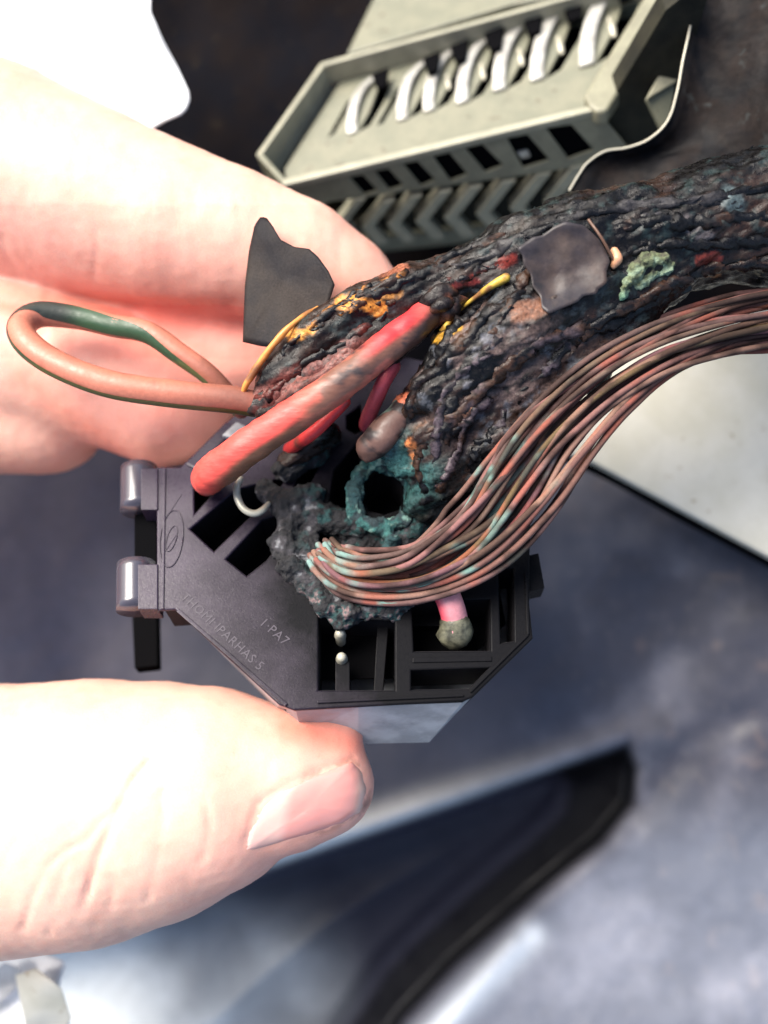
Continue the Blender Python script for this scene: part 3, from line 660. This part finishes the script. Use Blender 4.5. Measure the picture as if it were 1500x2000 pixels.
# embossed lettering
def emboss(txt, x0, y0, x1, y1, size, mat, hgt=.005):
    cu = bpy.data.curves.new('lettering', 'FONT'); cu.body = txt; cu.size = size; cu.extrude = hgt; cu.resolution_u = 2; cu.space_character = 1.1
    ob = bpy.data.objects.new('t', cu); COL.objects.link(ob); bpy.context.view_layer.update()
    me = bpy.data.meshes.new_from_object(ob.evaluated_get(bpy.context.evaluated_depsgraph_get())); bpy.data.objects.remove(ob)
    a, b = hit(x0, y0, FP), hit(x1, y1, FP); e = (b - a).normalized(); f = fn.cross(e).normalized()
    V = [a + e * v.co.x + f * v.co.y + fn * (v.co.z + hgt * .6) for v in me.vertices]; F = [tuple(p.vertices) for p in me.polygons]
    mesh_obj('lettering', np.array([tuple(v) for v in V]), F, mat, bc)
M['emboss'] = material('emboss', (.032, .025, .038), rough=.38, spec=.3, bump=.1)
emboss('THOMI IPARHAS·5', 352, 1168, 572, 1372, .25, M['emboss'])
emboss('1·PA7', 505, 1218, 610, 1310, .26, M['emboss'])
def ring(cx, cy, a, b, ang, rr):
    path = []
    for t in np.linspace(0, 2 * math.pi, 40):
        u, v = a * math.cos(t), b * math.sin(t); path.append(tuple(hit(cx + u * math.cos(ang) - v * math.sin(ang), cy + u * math.sin(ang) + v * math.cos(ang), fp(.008))))
    Vt, Ft, _ = tube_geo(np.array(path), rr, 8, rnd=False); mesh_obj('embossed_oval', Vt, Ft, M['emboss'], bc, True)
ring(335, 1052, 22, 56, .12, .014); ring(335, 1052, 9, 26, .3, .010)
ridge('embossed_stroke', [(318, 1020), (355, 965)], .03, .01, M['emboss'])
ridge('embossed_stroke', [(322, 1078), (346, 1042)], .025, .01, M['emboss'])

# melted crust and teal corrosion on the connector
def blob(name, chains, k, h, pad, mat, parent, colf, namp, nfreq, namp2=0, nfreq2=6, aniso=None, cut=None):
    allp = [c for ch in chains for c in chain(ch)]
    lo = np.min([np.minimum(np.array(a) - ra, np.array(b) - rb) for a, b, ra, rb in allp], 0) - pad
    hi = np.max([np.maximum(np.array(a) + ra, np.array(b) + rb) for a, b, ra, rb in allp], 0) + pad
    G = grid(lo, hi, h); F = None
    for a, b, ra, rb in allp:
        g = capsule(G, a, b, ra, rb); F = g if F is None else smin(F, g, k)
    near = np.abs(F) < namp * 1.5 + .1; g = G[near].astype(float); 
    if aniso is not None: g = g @ aniso
    F[near] += namp * 2 * (fbm(g * nfreq, 4, .55) - .5)
    if cut is not None: F = np.maximum(F, cut(G))
    V, Q = surfnet(F, lo, h); V = relax(V, Q, 1, .4); N = vnormals(V, Q)
    if namp2:
        q = V @ aniso if aniso is not None else V
        V = V + N * (namp2 * 2 * (fbm(q * nfreq2, 4, .6) - .5))[:, None]
    N = vnormals(V, Q); o = mesh_obj(name, V, Q, mat, parent, True, colf(V, N)); return o, V, Q
def lerpc(c, t, f): f = np.clip(f, 0, 1)[:, None]; return c * (1 - f) + np.array(t) * f
def crustcol(V, N):
    x, y = PX(V); c = np.tile(np.array([.008, .008, .010]), (len(V), 1)); n = fbm(V * 3.3, 4); n2 = fbm(V * 7 + 5, 3)
    c = lerpc(c, (.035, .032, .038), sstep(.52, .62, n) * .8); c = lerpc(c, (.010, .045, .045), sstep(.5, .6, n2) * sstep(560, 640, x))
    c = lerpc(c, (.17, .11, .11), sstep(.6, .7, n2) * sstep(1120, 1180, y)); c = lerpc(c, (.13, .135, .145), sstep(.66, .72, n)); return c
def Z(x, y, d, r): return (x, y, zf(x, y, d), r)
blob('melted_crust', [[Z(565, 1010, .0, 20), Z(552, 1060, .02, 24), Z(575, 1110, .02, 26), Z(625, 1160, .0, 24), Z(680, 1195, .0, 20), Z(760, 1190, 0, 18), Z(800, 1180, 0, 14)],
                      [Z(600, 1020, -.1, 20), Z(600, 1080, -.05, 24), Z(650, 1170, -.05, 20), Z(640, 1185, 0, 22), Z(665, 1222, -.1, 12)], [Z(520, 960, -.05, 22), Z(560, 990, .05, 26), Z(620, 1010, 0, 26), Z(700, 1030, 0, 22)],
                      [Z(540, 985, .02, 18), Z(590, 975, .1, 26), Z(620, 960, .05, 20)], [Z(560, 920, .1, 26), Z(610, 880, .15, 30), Z(640, 850, .1, 20)], [Z(640, 1010, -.3, 30), Z(700, 1050, -.4, 34), Z(790, 1050, -.2, 26), Z(840, 1000, 0, 30)]],
     .12, .03, .3, M['crust'], bc, crustcol, .15, 3.2, .065, 9)
def tealcol(V, N):
    c = np.tile(np.array([.022, .095, .090]), (len(V), 1)); n = fbm(V * 4.5, 4); n2 = fbm(V * 8 + 3, 3)
    c = lerpc(c, (.015, .03, .035), sstep(.52, .42, n)); c = lerpc(c, (.13, .24, .21), sstep(.58, .70, n2)); c = lerpc(c, (.012, .045, .05), sstep(.56, .68, fbm(V * 3 + 9, 3))); return c
blob('teal_corrosion', [[Z(725, 905, .35, 15), Z(703, 930, .3, 15), Z(692, 965, .25, 16), Z(690, 1000, .2, 13), Z(705, 1022, .15, 12), Z(745, 1032, .15, 15), Z(790, 1015, .15, 12), Z(805, 975, .2, 12), Z(798, 930, .25, 14), Z(775, 905, .35, 22), Z(755, 895, .4, 24), Z(725, 905, .35, 16)],
                        [Z(745, 1030, .1, 14), Z(765, 1055, .1, 14), Z(755, 1075, .1, 10)], [Z(790, 935, .3, 14), Z(805, 925, .3, 12)]],
     .08, .03, .25, M['crust'], bc, tealcol, .12, 3.8, .05, 10)

# ---------------------------------------------------------------- burnt harness
hn = root('burnt_wire_harness', P(1100, 560, 0), 'charred black wire harness with melted insulation running in from the right', 'wire harness')
th = math.radians(28); R_ = np.array([[math.cos(th), -math.sin(th), 0], [math.sin(th), math.cos(th), 0], [0, 0, 1.]])
AN = R_ @ np.diag([.42, 1.25, 1.0])      # fibres stretched along the harness
TR = [[(960, 520, .45, 26), (900, 552, .5, 28), (865, 570, .42, 24)], [(640, 850, -.9, 26), (560, 900, -1.1, 26)], [(1760, 430, -.3, 150), (1500, 425, -.2, 128), (1380, 440, -.1, 112), (1250, 462, .0, 100), (1120, 480, .1, 92), (1020, 500, .2, 72), (920, 530, .15, 58), (800, 566, .1, 52), (700, 605, .05, 54), (620, 660, 0, 52), (555, 725, -.05, 40), (500, 778, -.05, 18)],
      [(1300, 520, .1, 70), (1150, 570, .2, 80), (1020, 640, .25, 92), (930, 700, .2, 86), (880, 780, .1, 80), (850, 850, .0, 66), (860, 920, -.2, 52), (830, 985, -.6, 42)],
      [(1230, 600, -.1, 62), (1120, 680, 0, 78), (1010, 760, 0, 72), (950, 840, -.1, 62), (905, 920, -.3, 46)],
      [(900, 560, 0, 50), (960, 560, .2, 60), (1060, 560, .2, 70)], [(780, 640, .0, 50), (690, 700, -.05, 50), (600, 760, -.1, 45), (520, 795, -.1, 26)],
      [(800, 800, .0, 34), (770, 860, -.1, 28), (790, 900, -.2, 30)]]
def burntcol(V, N):
    x, y = PX(V); q = V @ AN; c = np.tile(np.array([.0025, .0022, .0026]), (len(V), 1))
    n1 = fbm(q * 1.6, 4); n2 = fbm(q * 3.5 + 7, 4); n3 = fbm(V * 6 + 3, 3); n4 = fbm(V * 2.2 + 31, 3)
    c = lerpc(c, (.022, .012, .009), sstep(.50, .62, n1) * .9)
    mass = np.exp(-(((x - 960) / 190) ** 2 + ((y - 730) / 150) ** 2))
    c = lerpc(c, (.095, .066, .060), mass * sstep(.46, .58, n2) * .95); c = lerpc(c, (.15, .13, .165), mass * sstep(.60, .70, n3)); c = lerpc(c, (.17, .07, .035), mass * sstep(.60, .68, n1 * .5 + n2 * .5))
    c = lerpc(c, (.018, .030, .030), sstep(.58, .68, n3) * .6); c = lerpc(c, (.04, .034, .030), sstep(.66, .74, n2) * .6)
    # burned colour remains of single wires
    def patch(px, w, col, thr=.45, a=1.0):
        nonlocal c
        d = polydist(x, y, px, False) + 26 * (fbm(V * 4 + 50, 3) - .5); c = lerpc(c, col, sstep(w, w * .5, d) * a * (N[:, 2] > -.2) * sstep(thr - .1, thr + .06, n2 + .12))
    patch([(668, 592), (700, 588), (740, 600)], 15, (.42, .17, .03)); patch([(735, 572), (780, 575)], 12, (.30, .13, .03)); patch([(572, 655), (610, 640)], 13, (.45, .20, .04))
    patch([(520, 770), (590, 735), (680, 690)], 30, (.15, .055, .045), .4, .9); patch([(790, 525), (740, 530)], 10, (.20, .07, .04)); patch([(905, 545), (960, 520), (1000, 505)], 11, (.12, .018, .013)); patch([(890, 560), (930, 548)], 10, (.09, .014, .012))
    patch([(860, 660), (890, 640)], 14, (.30, .16, .02)); patch([(1010, 610), (1060, 600)], 22, (.16, .07, .04), .45, .8); patch([(1370, 510), (1400, 500)], 12, (.10, .018, .013)); patch([(1385, 530), (1400, 530)], 8, (.30, .12, .04))
    patch([(775, 870), (745, 835)], 14, (.14, .22, .18)); patch([(790, 775), (765, 790)], 11, (.45, .12, .06)); patch([(800, 870), (808, 895)], 8, (.40, .14, .05)); patch([(1420, 385), (1435, 400)], 26, (.06, .085, .09), .45, .8); patch([(1350, 440), (1380, 460)], 22, (.085, .075, .08), .45, .7)
    c = lerpc(c, (.030, .085, .080), sstep(120, 20, np.hypot(x - 780, y - 920)) * sstep(.46, .6, n2)); return c
_, TV, TQ = blob('charred_trunk', TR, .16, .05, .45, M['burnt'], hn, burntcol, .22, 1.5, .10, 4.2, AN)
tb = bvh_of(TV, TQ)
# loose crumbs and curled scraps standing off the trunk, one mesh of many
V = []; F = []
tv = TV[(TV[:, 2] > -.1)]
for k in range(380):
    p = tv[RNG.integers(len(tv))]; s = RNG.uniform(.015, .04); b = len(V); ax = RNG.normal(size=(3, 3)) 
    ax /= np.linalg.norm(ax, axis=1)[:, None]
    for q in ((1, 0, 0), (-1, 0, 0), (0, 1, 0), (0, -1, 0), (0, 0, 1), (0, 0, -1)): V.append(p + (np.array(q) * np.array([1.7, .8, .6])) @ ax * s)
    for f in ((0, 2, 4), (2, 1, 4), (1, 3, 4), (3, 0, 4), (2, 0, 5), (1, 2, 5), (3, 1, 5), (0, 3, 5)): F.append(tuple(b + i for i in f))
V = np.array(V); o = mesh_obj('char_crumbs', V, F, M['burnt'], hn, False, burntcol(V, np.tile([0, 0, 1.], (len(V), 1)))); o['kind'] = 'stuff'
# single charred wires lying in the wrap, ends buried
def lay(pts, r_, cols, nm='charred_wire', off=-.02, seed=0, rough=.8, mat='burnt'):
    path = catmull(np.array(pts, float), 60); rg = np.random.default_rng(seed); t = np.linspace(0, 1, 60)
    nxy = np.c_[-np.gradient(path[:, 1]), np.gradient(path[:, 0])]; nxy /= np.linalg.norm(nxy, axis=1)[:, None]
    path = path + nxy * (np.sin(t * rg.uniform(6, 12) + rg.uniform(0, 6)) * 5 + np.sin(t * rg.uniform(18, 30)) * 2)[:, None]
    zs = np.array([dz(a, b, off) for a, b in path]); k = np.ones(9) / 9; zs = np.convolve(np.pad(zs, 4, mode='edge'), k, 'valid')
    zs -= .45 * (np.clip(1 - t / .1, 0, 1) ** 2 + np.clip(1 - (1 - t) / .1, 0, 1) ** 2)
    W = np.array([tuple(P(a, b, c_)) for (a, b), c_ in zip(path, zs)]); rr = r_ / 100 * (1 + (.25 if mat == 'burnt' else .6) * (fbm(W * 2 + seed, 3) - .5) * 2) * (1 if mat == 'burnt' else np.clip(np.sin(np.pi * np.clip(t, .02, .98)) * 1.6, .1, 1))
    Vt, Ft, TA = tube_geo(W, rr, 14); cen = W[np.clip((TA[:, 0] * 59 + .5).astype(int), 0, 59)]
    Vt = Vt + (Vt - cen) * ((fbm(Vt * 4 + seed, 3) - .5) * rough + (fbm(Vt * 11 + seed, 3) - .5) * (1.6 if mat == 'burnt' else .35) - .12)[:, None]
    n1 = fbm(Vt * 2.2 + seed * 3.3, 4); n2 = fbm(Vt * 5 + seed, 3); c = np.tile(np.array(cols[0]), (len(Vt), 1)); c = lerpc(c, cols[1], sstep(.48, .60, n1) * .85); c = lerpc(c, (.004, .004, .005), sstep(.55, .62, n2))
    mesh_obj(nm, Vt, Ft, M[mat], hn, True, c)
BK, BR, DR, OR, GY, PU = (.004, .004, .005), (.038, .019, .012), (.07, .015, .011), (.36, .135, .025), (.03, .028, .03), (.055, .042, .050)
def dz(x, y, off=.05):
    h_ = tb.ray_cast(CPOS, (P(x, y, 0) - CPOS).normalized())[0]; return (h_.z if h_ else -.3) + off
LAY = [([(1600, 360), (1400, 385), (1230, 405), (1090, 440), (960, 500), (860, 530)], 13, BK, GY), ([(1620, 420), (1440, 430), (1300, 430), (1180, 450)], 15, BK, BR), ([(1600, 470), (1420, 470), (1300, 480), (1215, 500)], 14, BK, GY),
       ([(1580, 515), (1400, 520), (1290, 560), (1180, 620), (1100, 690)], 15, BK, BR), ([(1240, 600), (1150, 650), (1060, 720), (1010, 790)], 14, BK, PU), ([(1180, 620), (1080, 660), (980, 720), (900, 800), (860, 880)], 16, BR, PU), 
       ([(1010, 500), (940, 525), (870, 560), (800, 585)], 10, BK, DR), ([(1000, 455), (900, 500), (800, 545), (720, 580), (640, 640)], 12, BK, BR), ([(820, 530), (740, 560), (670, 590), (600, 640), (550, 700)], 10, BK, OR),
       ([(800, 575), (740, 590), (690, 600), (650, 622)], 9, BR, OR), ([(780, 610), (700, 650), (620, 700), (550, 750), (500, 785)], 13, BK, DR), ([(640, 625), (590, 660), (545, 700)], 8, BK, OR), ([(950, 590), (900, 640), (850, 700), (800, 770)], 13, BK, BR),
       ([(1040, 560), (960, 620), (880, 690), (820, 760), (790, 830)], 14, BR, BK), ([(1000, 640), (930, 700), (880, 760), (850, 850), (850, 940)], 12, PU, BK), ([(960, 760), (910, 830), (880, 900), (860, 970)], 13, BR, PU), ([(900, 760), (850, 830), (820, 900), (830, 980)], 12, BK, BR), ([(1000, 800), (950, 860), (905, 920)], 13, BK, PU),
       ([(1460, 395), (1340, 400), (1240, 430)], 10, GY, BK), ([(1120, 500), (1040, 540), (990, 600), (950, 680)], 12, BK, BR)]
for i, (p_, r_, a_, b_) in enumerate(LAY): lay(p_, r_, (a_, b_), seed=i, off=-.075)
# draped pieces
drape('tape_patch', [(1010, 485), (1022, 476), (1040, 463), (1058, 460), (1085, 441), (1105, 432), (1122, 436), (1140, 440), (1158, 456), (1172, 470), (1184, 492), (1192, 512), (1184, 530), (1186, 552), (1168, 566), (1166, 574), (1140, 578), (1128, 590), (1098, 602), (1072, 613), (1058, 602), (1056, 580), (1040, 560), (1036, 535), (1022, 515), (1020, 498)], tb, .22, .05, M['tape_grey'], hn, 12, .42, ease=6, fit=.6, m=110)
def greenc(V):
    c = np.tile(np.array([.10, .12, .06]), (len(V), 1)); n = fbm(V * 6, 4); c = lerpc(c, (.20, .27, .18), sstep(.47, .65, n)); x, y = PX(V)
    c = lerpc(c, (.10, .22, .14), sstep(560, 590, y)); return lerpc(c, (.05, .05, .03), sstep(.42, .34, n))
GRN = [[(1222, 560, 14), (1240, 530, 16), (1262, 512, 15), (1290, 505, 14), (1308, 520, 11)], [(1215, 578, 8), (1240, 555, 13), (1270, 538, 13), (1300, 530, 9)]]
GREEN_AT = [[(x, y, r_) for x, y, r_ in g] for g in GRN]
blob('green_deposit', [[(x, y, dz(x, y, -.04), r_) for x, y, r_ in g] for g in GREEN_AT], .06, .03, .2, M['crust'], hn, lambda V, N: greenc(V), .12, 4.5, .07, 11)
def solid(c1, c2=None, f=3, lo=.5, hi=.65):
    def g(V, TA): c = np.tile(np.array(c1), (len(V), 1)); return lerpc(c, c2, sstep(lo, hi, fbm(V * f, 3))) if c2 else c
    return g
tube('yellow_wire', [(848, 662, dz(848, 662)), (868, 640, dz(868, 640)), (895, 608, dz(895, 608)), (930, 580, dz(930, 580, .08)), (960, 558, dz(960, 558, .1)), (988, 542, dz(988, 542, .1))], [7, 5, 4, 5, 7, 9], M['rubber'], hn, 40, 12, solid((.45, .30, .035), (.16, .07, .02), 4), rough=.7)
tube('orange_wire', [(466, 792, -.05), (478, 758, .1), (500, 720, .25), (530, 678, .4), (562, 642, .45), (590, 620, .35), (620, 600, .2)], [4, 6, 7, 7, 6, 5, 3], M['rubber'], hn, 50, 12, solid((.50, .20, .04), (.16, .06, .02), 3, .5, .7), rough=1.0)
tube('copper_flake', [(1200, 490, dz(1200, 490, .1)), (1205, 505, dz(1205, 505, .12)), (1198, 520, dz(1198, 520, .1))], [7, 11, 6], M['rubber'], hn, 14, 10, solid((.5, .25, .14)), rough=.6)
tube('loose_fibre', [(1150, 430, dz(1150, 430, .12)), (1175, 465, dz(1175, 465, .2)), (1200, 510, dz(1200, 510, .15))], 3.0, M['rubber'], hn, 24, 8, solid((.10, .05, .03)))
tube('dull_red_wire', [(500, 792, -.1), (560, 760, .05), (640, 710, .17), (720, 660, .2), (800, 612, .1), (870, 575, -.1)], [22, 27, 30, 30, 26, 20], M['burnt'], hn, 60, 22, solid((.10, .035, .03), (.016, .015, .014), 2.2, .4, .58), rough=.9)
tube('charred_stub', [(818, 770, -.1), (790, 805, .1), (755, 842, .25), (724, 872, .15)], [26, 31, 32, 30], M['rubber'], hn, 30, 20, lambda V, TA: lerpc(lerpc(lerpc(np.tile(np.array([.10, .052, .040]), (len(V), 1)), (.018, .012, .012), sstep(.44, .54, fbm(V * 4, 4))), (.16, .25, .20), sstep(.52, .6, fbm(V * 4 + 8, 3)) * (TA[:, 0] < .6)), (.42, .13, .08), sstep(.54, .62, fbm(V * 3.4 + 21, 3)) * (TA[:, 0] < .35)), rough=.5)
tube('pink_wire_end', [(768, 715, -.1), (750, 745, -.1), (738, 772, -.25), (722, 808, -.8), (716, 830, -1.5)], 15, M['rubber'], hn, 20, 14, solid((.70, .10, .12)))



# torn black tape standing up left of the harness
FL = [(474, 668), (478, 560), (486, 490), (497, 440), (508, 424), (520, 424), (532, 440), (548, 468), (575, 482), (604, 486), (622, 502), (642, 530), (654, 556), (640, 600), (590, 650), (540, 680), (508, 676)]
class Flat:
    def ray_cast(self, o, d):
        p = hit_from(d); return (p,)
flp = (P(560, 570, -.1), Vector((-.35, .1, 1)).normalized())
def hit_from(d): return CPOS + d * ((flp[0] - CPOS).dot(flp[1]) / d.dot(flp[1]))
o = drape('tape_flap', FL, Flat(), 0, .05, M['tape'], None, 12, .30, m=96); setlabel(o, 'torn piece of black tape sticking up over the finger', 'tape')

# red wire ----------------------------------------------------------
def redcol(V, TA):
    x, y = PX(V); q = V @ AN; n = fbm(q * 2.4, 4); n2 = fbm(V * 5 + 11, 3)
    c = np.tile(np.array([.55, .062, .048]), (len(V), 1)); s = (x - 400) / 440.
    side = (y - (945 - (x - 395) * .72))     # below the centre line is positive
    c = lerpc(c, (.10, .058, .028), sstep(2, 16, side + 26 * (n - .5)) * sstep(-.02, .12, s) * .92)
    ch = sstep(.34, .50, s + .35 * (n - .5)); c = lerpc(c, (.26, .085, .05), ch * .75); c = lerpc(c, (.14, .06, .04), ch * sstep(.44, .56, n)); c = lerpc(c, (.5, .11, .08), ch * sstep(.5, .42, n) * .6); c = lerpc(c, (.03, .02, .02), sstep(.62, .70, n2) * sstep(.5, .65, s) + sstep(.88, 1.02, s + .2 * (n - .5)) * .8)
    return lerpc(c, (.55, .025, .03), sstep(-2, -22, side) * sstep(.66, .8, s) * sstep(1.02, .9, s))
rw = root('red_wire', P(600, 790, .6), 'thick red wire, scorched brown halfway, crossing over the black connector', 'wire')
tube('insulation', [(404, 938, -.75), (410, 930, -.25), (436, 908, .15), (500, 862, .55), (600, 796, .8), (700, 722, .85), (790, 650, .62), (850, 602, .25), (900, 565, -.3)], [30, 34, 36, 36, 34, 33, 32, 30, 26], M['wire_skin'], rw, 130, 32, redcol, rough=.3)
tube('red_wire_end', [(672, 785, .1), (622, 836, -.02), (594, 858, -.25), (566, 876, -1.1)], 13, M['rubber'], rw, 20, 14, solid((.55, .03, .03), (.12, .03, .02), 3))
for pts, rr_ in (([(812, 612, .35), (838, 586, .62), (872, 572, .60), (905, 572, .35)], [6, 13, 16, 10]), ([(850, 640, .2), (872, 612, .5), (898, 590, .5), (930, 572, .3)], [7, 14, 16, 8]), ([(838, 612, .62), (862, 596, .72), (885, 588, .6)], [5, 13, 9])):
    tube('charred_flap', pts, rr_, M['burnt'], hn, 40, 16, lambda V, TA: lerpc(np.tile(np.array([.012, .009, .009]), (len(V), 1)), (.07, .028, .018), sstep(.48, .6, fbm(V * 3.5, 3))), rough=1.7)
# salmon looped wire with green stripe
lw = root('looped_wire', P(250, 750, 0), 'salmon wire with green stripe looping over the fingers on the left', 'wire')
lp = [(575, 775, -.35), (520, 790, -.2), (450, 780, -.05), (330, 768, .1), (215, 750, .15), (120, 715, .05), (60, 676, -.15), (42, 640, -.45), (75, 615, -.75), (150, 620, -.9), (220, 636, -.8), (290, 650, -.7), (350, 690, -.65), (415, 738, -.7), (470, 800, -1.0)]
def loopcol(V, TA):
    t = TA[:, 0]; x, y = PX(V); c = np.tile(np.array([.40, .135, .085]), (len(V), 1)); n = fbm(V * 2.5, 3)
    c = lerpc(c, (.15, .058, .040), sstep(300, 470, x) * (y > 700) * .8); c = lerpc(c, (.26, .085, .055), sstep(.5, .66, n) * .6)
    return c
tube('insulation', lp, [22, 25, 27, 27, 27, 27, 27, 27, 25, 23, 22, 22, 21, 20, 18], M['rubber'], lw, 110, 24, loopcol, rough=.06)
# stripe: a slim band laid on the insulation, turning round it
W_ = np.array([tuple(P(*p)) for p in lp]); path = catmull(W_, 110); T = np.gradient(path, axis=0); T /= np.linalg.norm(T, axis=1)[:, None]
rr = np.interp(np.linspace(0, 1, 110), np.linspace(0, 1, len(lp)), np.array([22, 25, 27, 27, 27, 27, 27, 27, 25, 23, 22, 22, 21, 20, 18]) / 100.) * (CAMD - path[:, 2]) / CAMD
V = []; F = []; pxx, pyy = PX(path)
for i in range(110):
    t = i / 109.; v = np.array([0, 0, 1.]); v = v - T[i] * v.dot(T[i]); v /= np.linalg.norm(v); s_ = np.cross(T[i], v)
    # direction in the image of "outside/below" of the loop
    a0 = np.interp(t, [0, .42, .5, .58, .66, .74, .82, 1.0], [-76, -76, -80, -25, 0, 15, 50, 80]); hw = np.interp(t, [0, .3, .5, .6, .7, .8, 1], [26, 26, 40, 52, 52, 36, 28])
    for k in range(7):
        a = math.radians(a0 + (k - 3) / 3 * hw); V.append(path[i] + (v * math.cos(a) + s_ * math.sin(a)) * rr[i] * 1.025)
for i in range(109):
    for k in range(6): a = i * 7 + k; F.append((a, a + 1, a + 8, a + 7))
V = np.array(V); c = np.tile(np.array([.060, .075, .022]), (len(V), 1)); x, y = PX(V); c = lerpc(c, (.018, .052, .022), (y < 705) * 1.0); c = lerpc(c, (.015, .02, .015), (y < 660) * sstep(170, 110, x) * 1.0)
mesh_obj('stripe', V, F, M['rubber'], lw, True, c)
# silver wire hook
sh = tube('silver_wire_hook', [(470, 935, zf(470, 935, .5)), (463, 950, zf(463, 950, .5)), (464, 972, zf(464, 972, .45)), (476, 994, zf(476, 994, .4)), (496, 1003, zf(496, 1003, .35)), (512, 997, zf(512, 997, .3)), (524, 984, zf(524, 984, .2))], [6, 7, 7.5, 7, 7, 7, 5], M['steel'], None, 40, 14)
setlabel(sh, 'small bare silver wire bent into a hook under the red wire', 'wire')

# ---------------------------------------------------------------- copper strands
cb = root('copper_wire_bundle', P(1000, 1000, .4), 'fanned bundle of corroded bare copper strands curving over the black connector', 'wire bundle')
GD = [(628, 1072, -.35, 24), (655, 1104, .0, 42), (710, 1124, .3, 49), (800, 1118, .5, 57), (880, 1082, .6, 71), (950, 1030, .65, 80), (1018, 950, .7, 82), (1090, 852, .65, 74), (1182, 757, .5, 64), (1290, 685, .35, 58), (1400, 645, .2, 58), (1500, 625, .1, 60), (1680, 605, -.1, 62), (1850, 600, -.2, 62)]
NG = 96; gpx = catmull(np.array(GD), NG); tx = np.gradient(gpx[:, 0]); ty = np.gradient(gpx[:, 1]); l = np.hypot(tx, ty); nx_, ny_ = -ty / l, tx / l
NS = 34
for k in range(NS):
    a = 2 * math.pi * (k * .381966); rad = math.sqrt((k + .5) / NS); s0 = rad * math.cos(a); d0 = rad * math.sin(a)
    s0 = -1 + 2 * ((k * 7) % NS + .5) / NS; d0 = math.sqrt(max(0, 1 - s0 * s0)) * (1 if k % 2 else -.35)
    ph, ph2 = RNG.uniform(0, 6.28, 2); tt = np.linspace(0, 1, NG)
    sv = np.clip(s0 + .17 * np.sin(tt * RNG.uniform(5, 10) + ph) + .10 * np.sin(tt * 17 + ph2), -1.02, 1.02)
    start = RNG.uniform(0, .012) if k % 4 else 0
    x = gpx[:, 0] + nx_ * sv * gpx[:, 3]; y = gpx[:, 1] + ny_ * sv * gpx[:, 3]; z = gpx[:, 2] + (d0 + .35 * np.sin(tt * 9 + ph2)) * .24 + .03 * np.sin(tt * 30 + ph)
    x[:7] += RNG.uniform(-14, 10) * np.linspace(1, 0, 7); y[:7] += RNG.uniform(-9, 9) * np.linspace(1, 0, 7); i0 = RNG.integers(0, 4)
    path = np.array([tuple(P(*q)) for q in zip(x[i0:], y[i0:], z[i0:])])
    if k == 5:     # the strand that strays below the others
        w = np.exp(-((tt[i0:] - .66) / .09) ** 2); path[:, 0] += .18 * w; path[:, 1] -= .30 * w
    path = catmull(path[::2], 130)
    Vt, Ft, TA = tube_geo(path, RNG.uniform(.052, .068), 9)
    n1 = fbm(Vt * np.array([1.5, 1.5, 1.5]) + k * 13.7, 3); n2 = fbm(Vt * 2.4 + k * 5.1 + 40, 3); px_, py_ = PX(Vt)
    b0 = np.array([.155, .078, .060]) * RNG.uniform(.6, 1.35) + np.array([.0, RNG.uniform(-.005, .022), RNG.uniform(-.005, .018)])
    c = np.tile(b0, (len(Vt), 1)); c = lerpc(c, (.30, .07, .042), sstep(.58, .70, n1) * .45); c = lerpc(c, (.11, .19, .165), sstep(.6, .7, n2) * sstep(1200, 900, px_)); c = lerpc(c, (.03, .018, .015), sstep(.48, .38, n1) * .8)
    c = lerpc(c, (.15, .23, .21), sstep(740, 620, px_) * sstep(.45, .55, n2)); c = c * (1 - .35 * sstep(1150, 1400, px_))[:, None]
    mesh_obj('strand', Vt, Ft, M['copper'], cb, True, c)
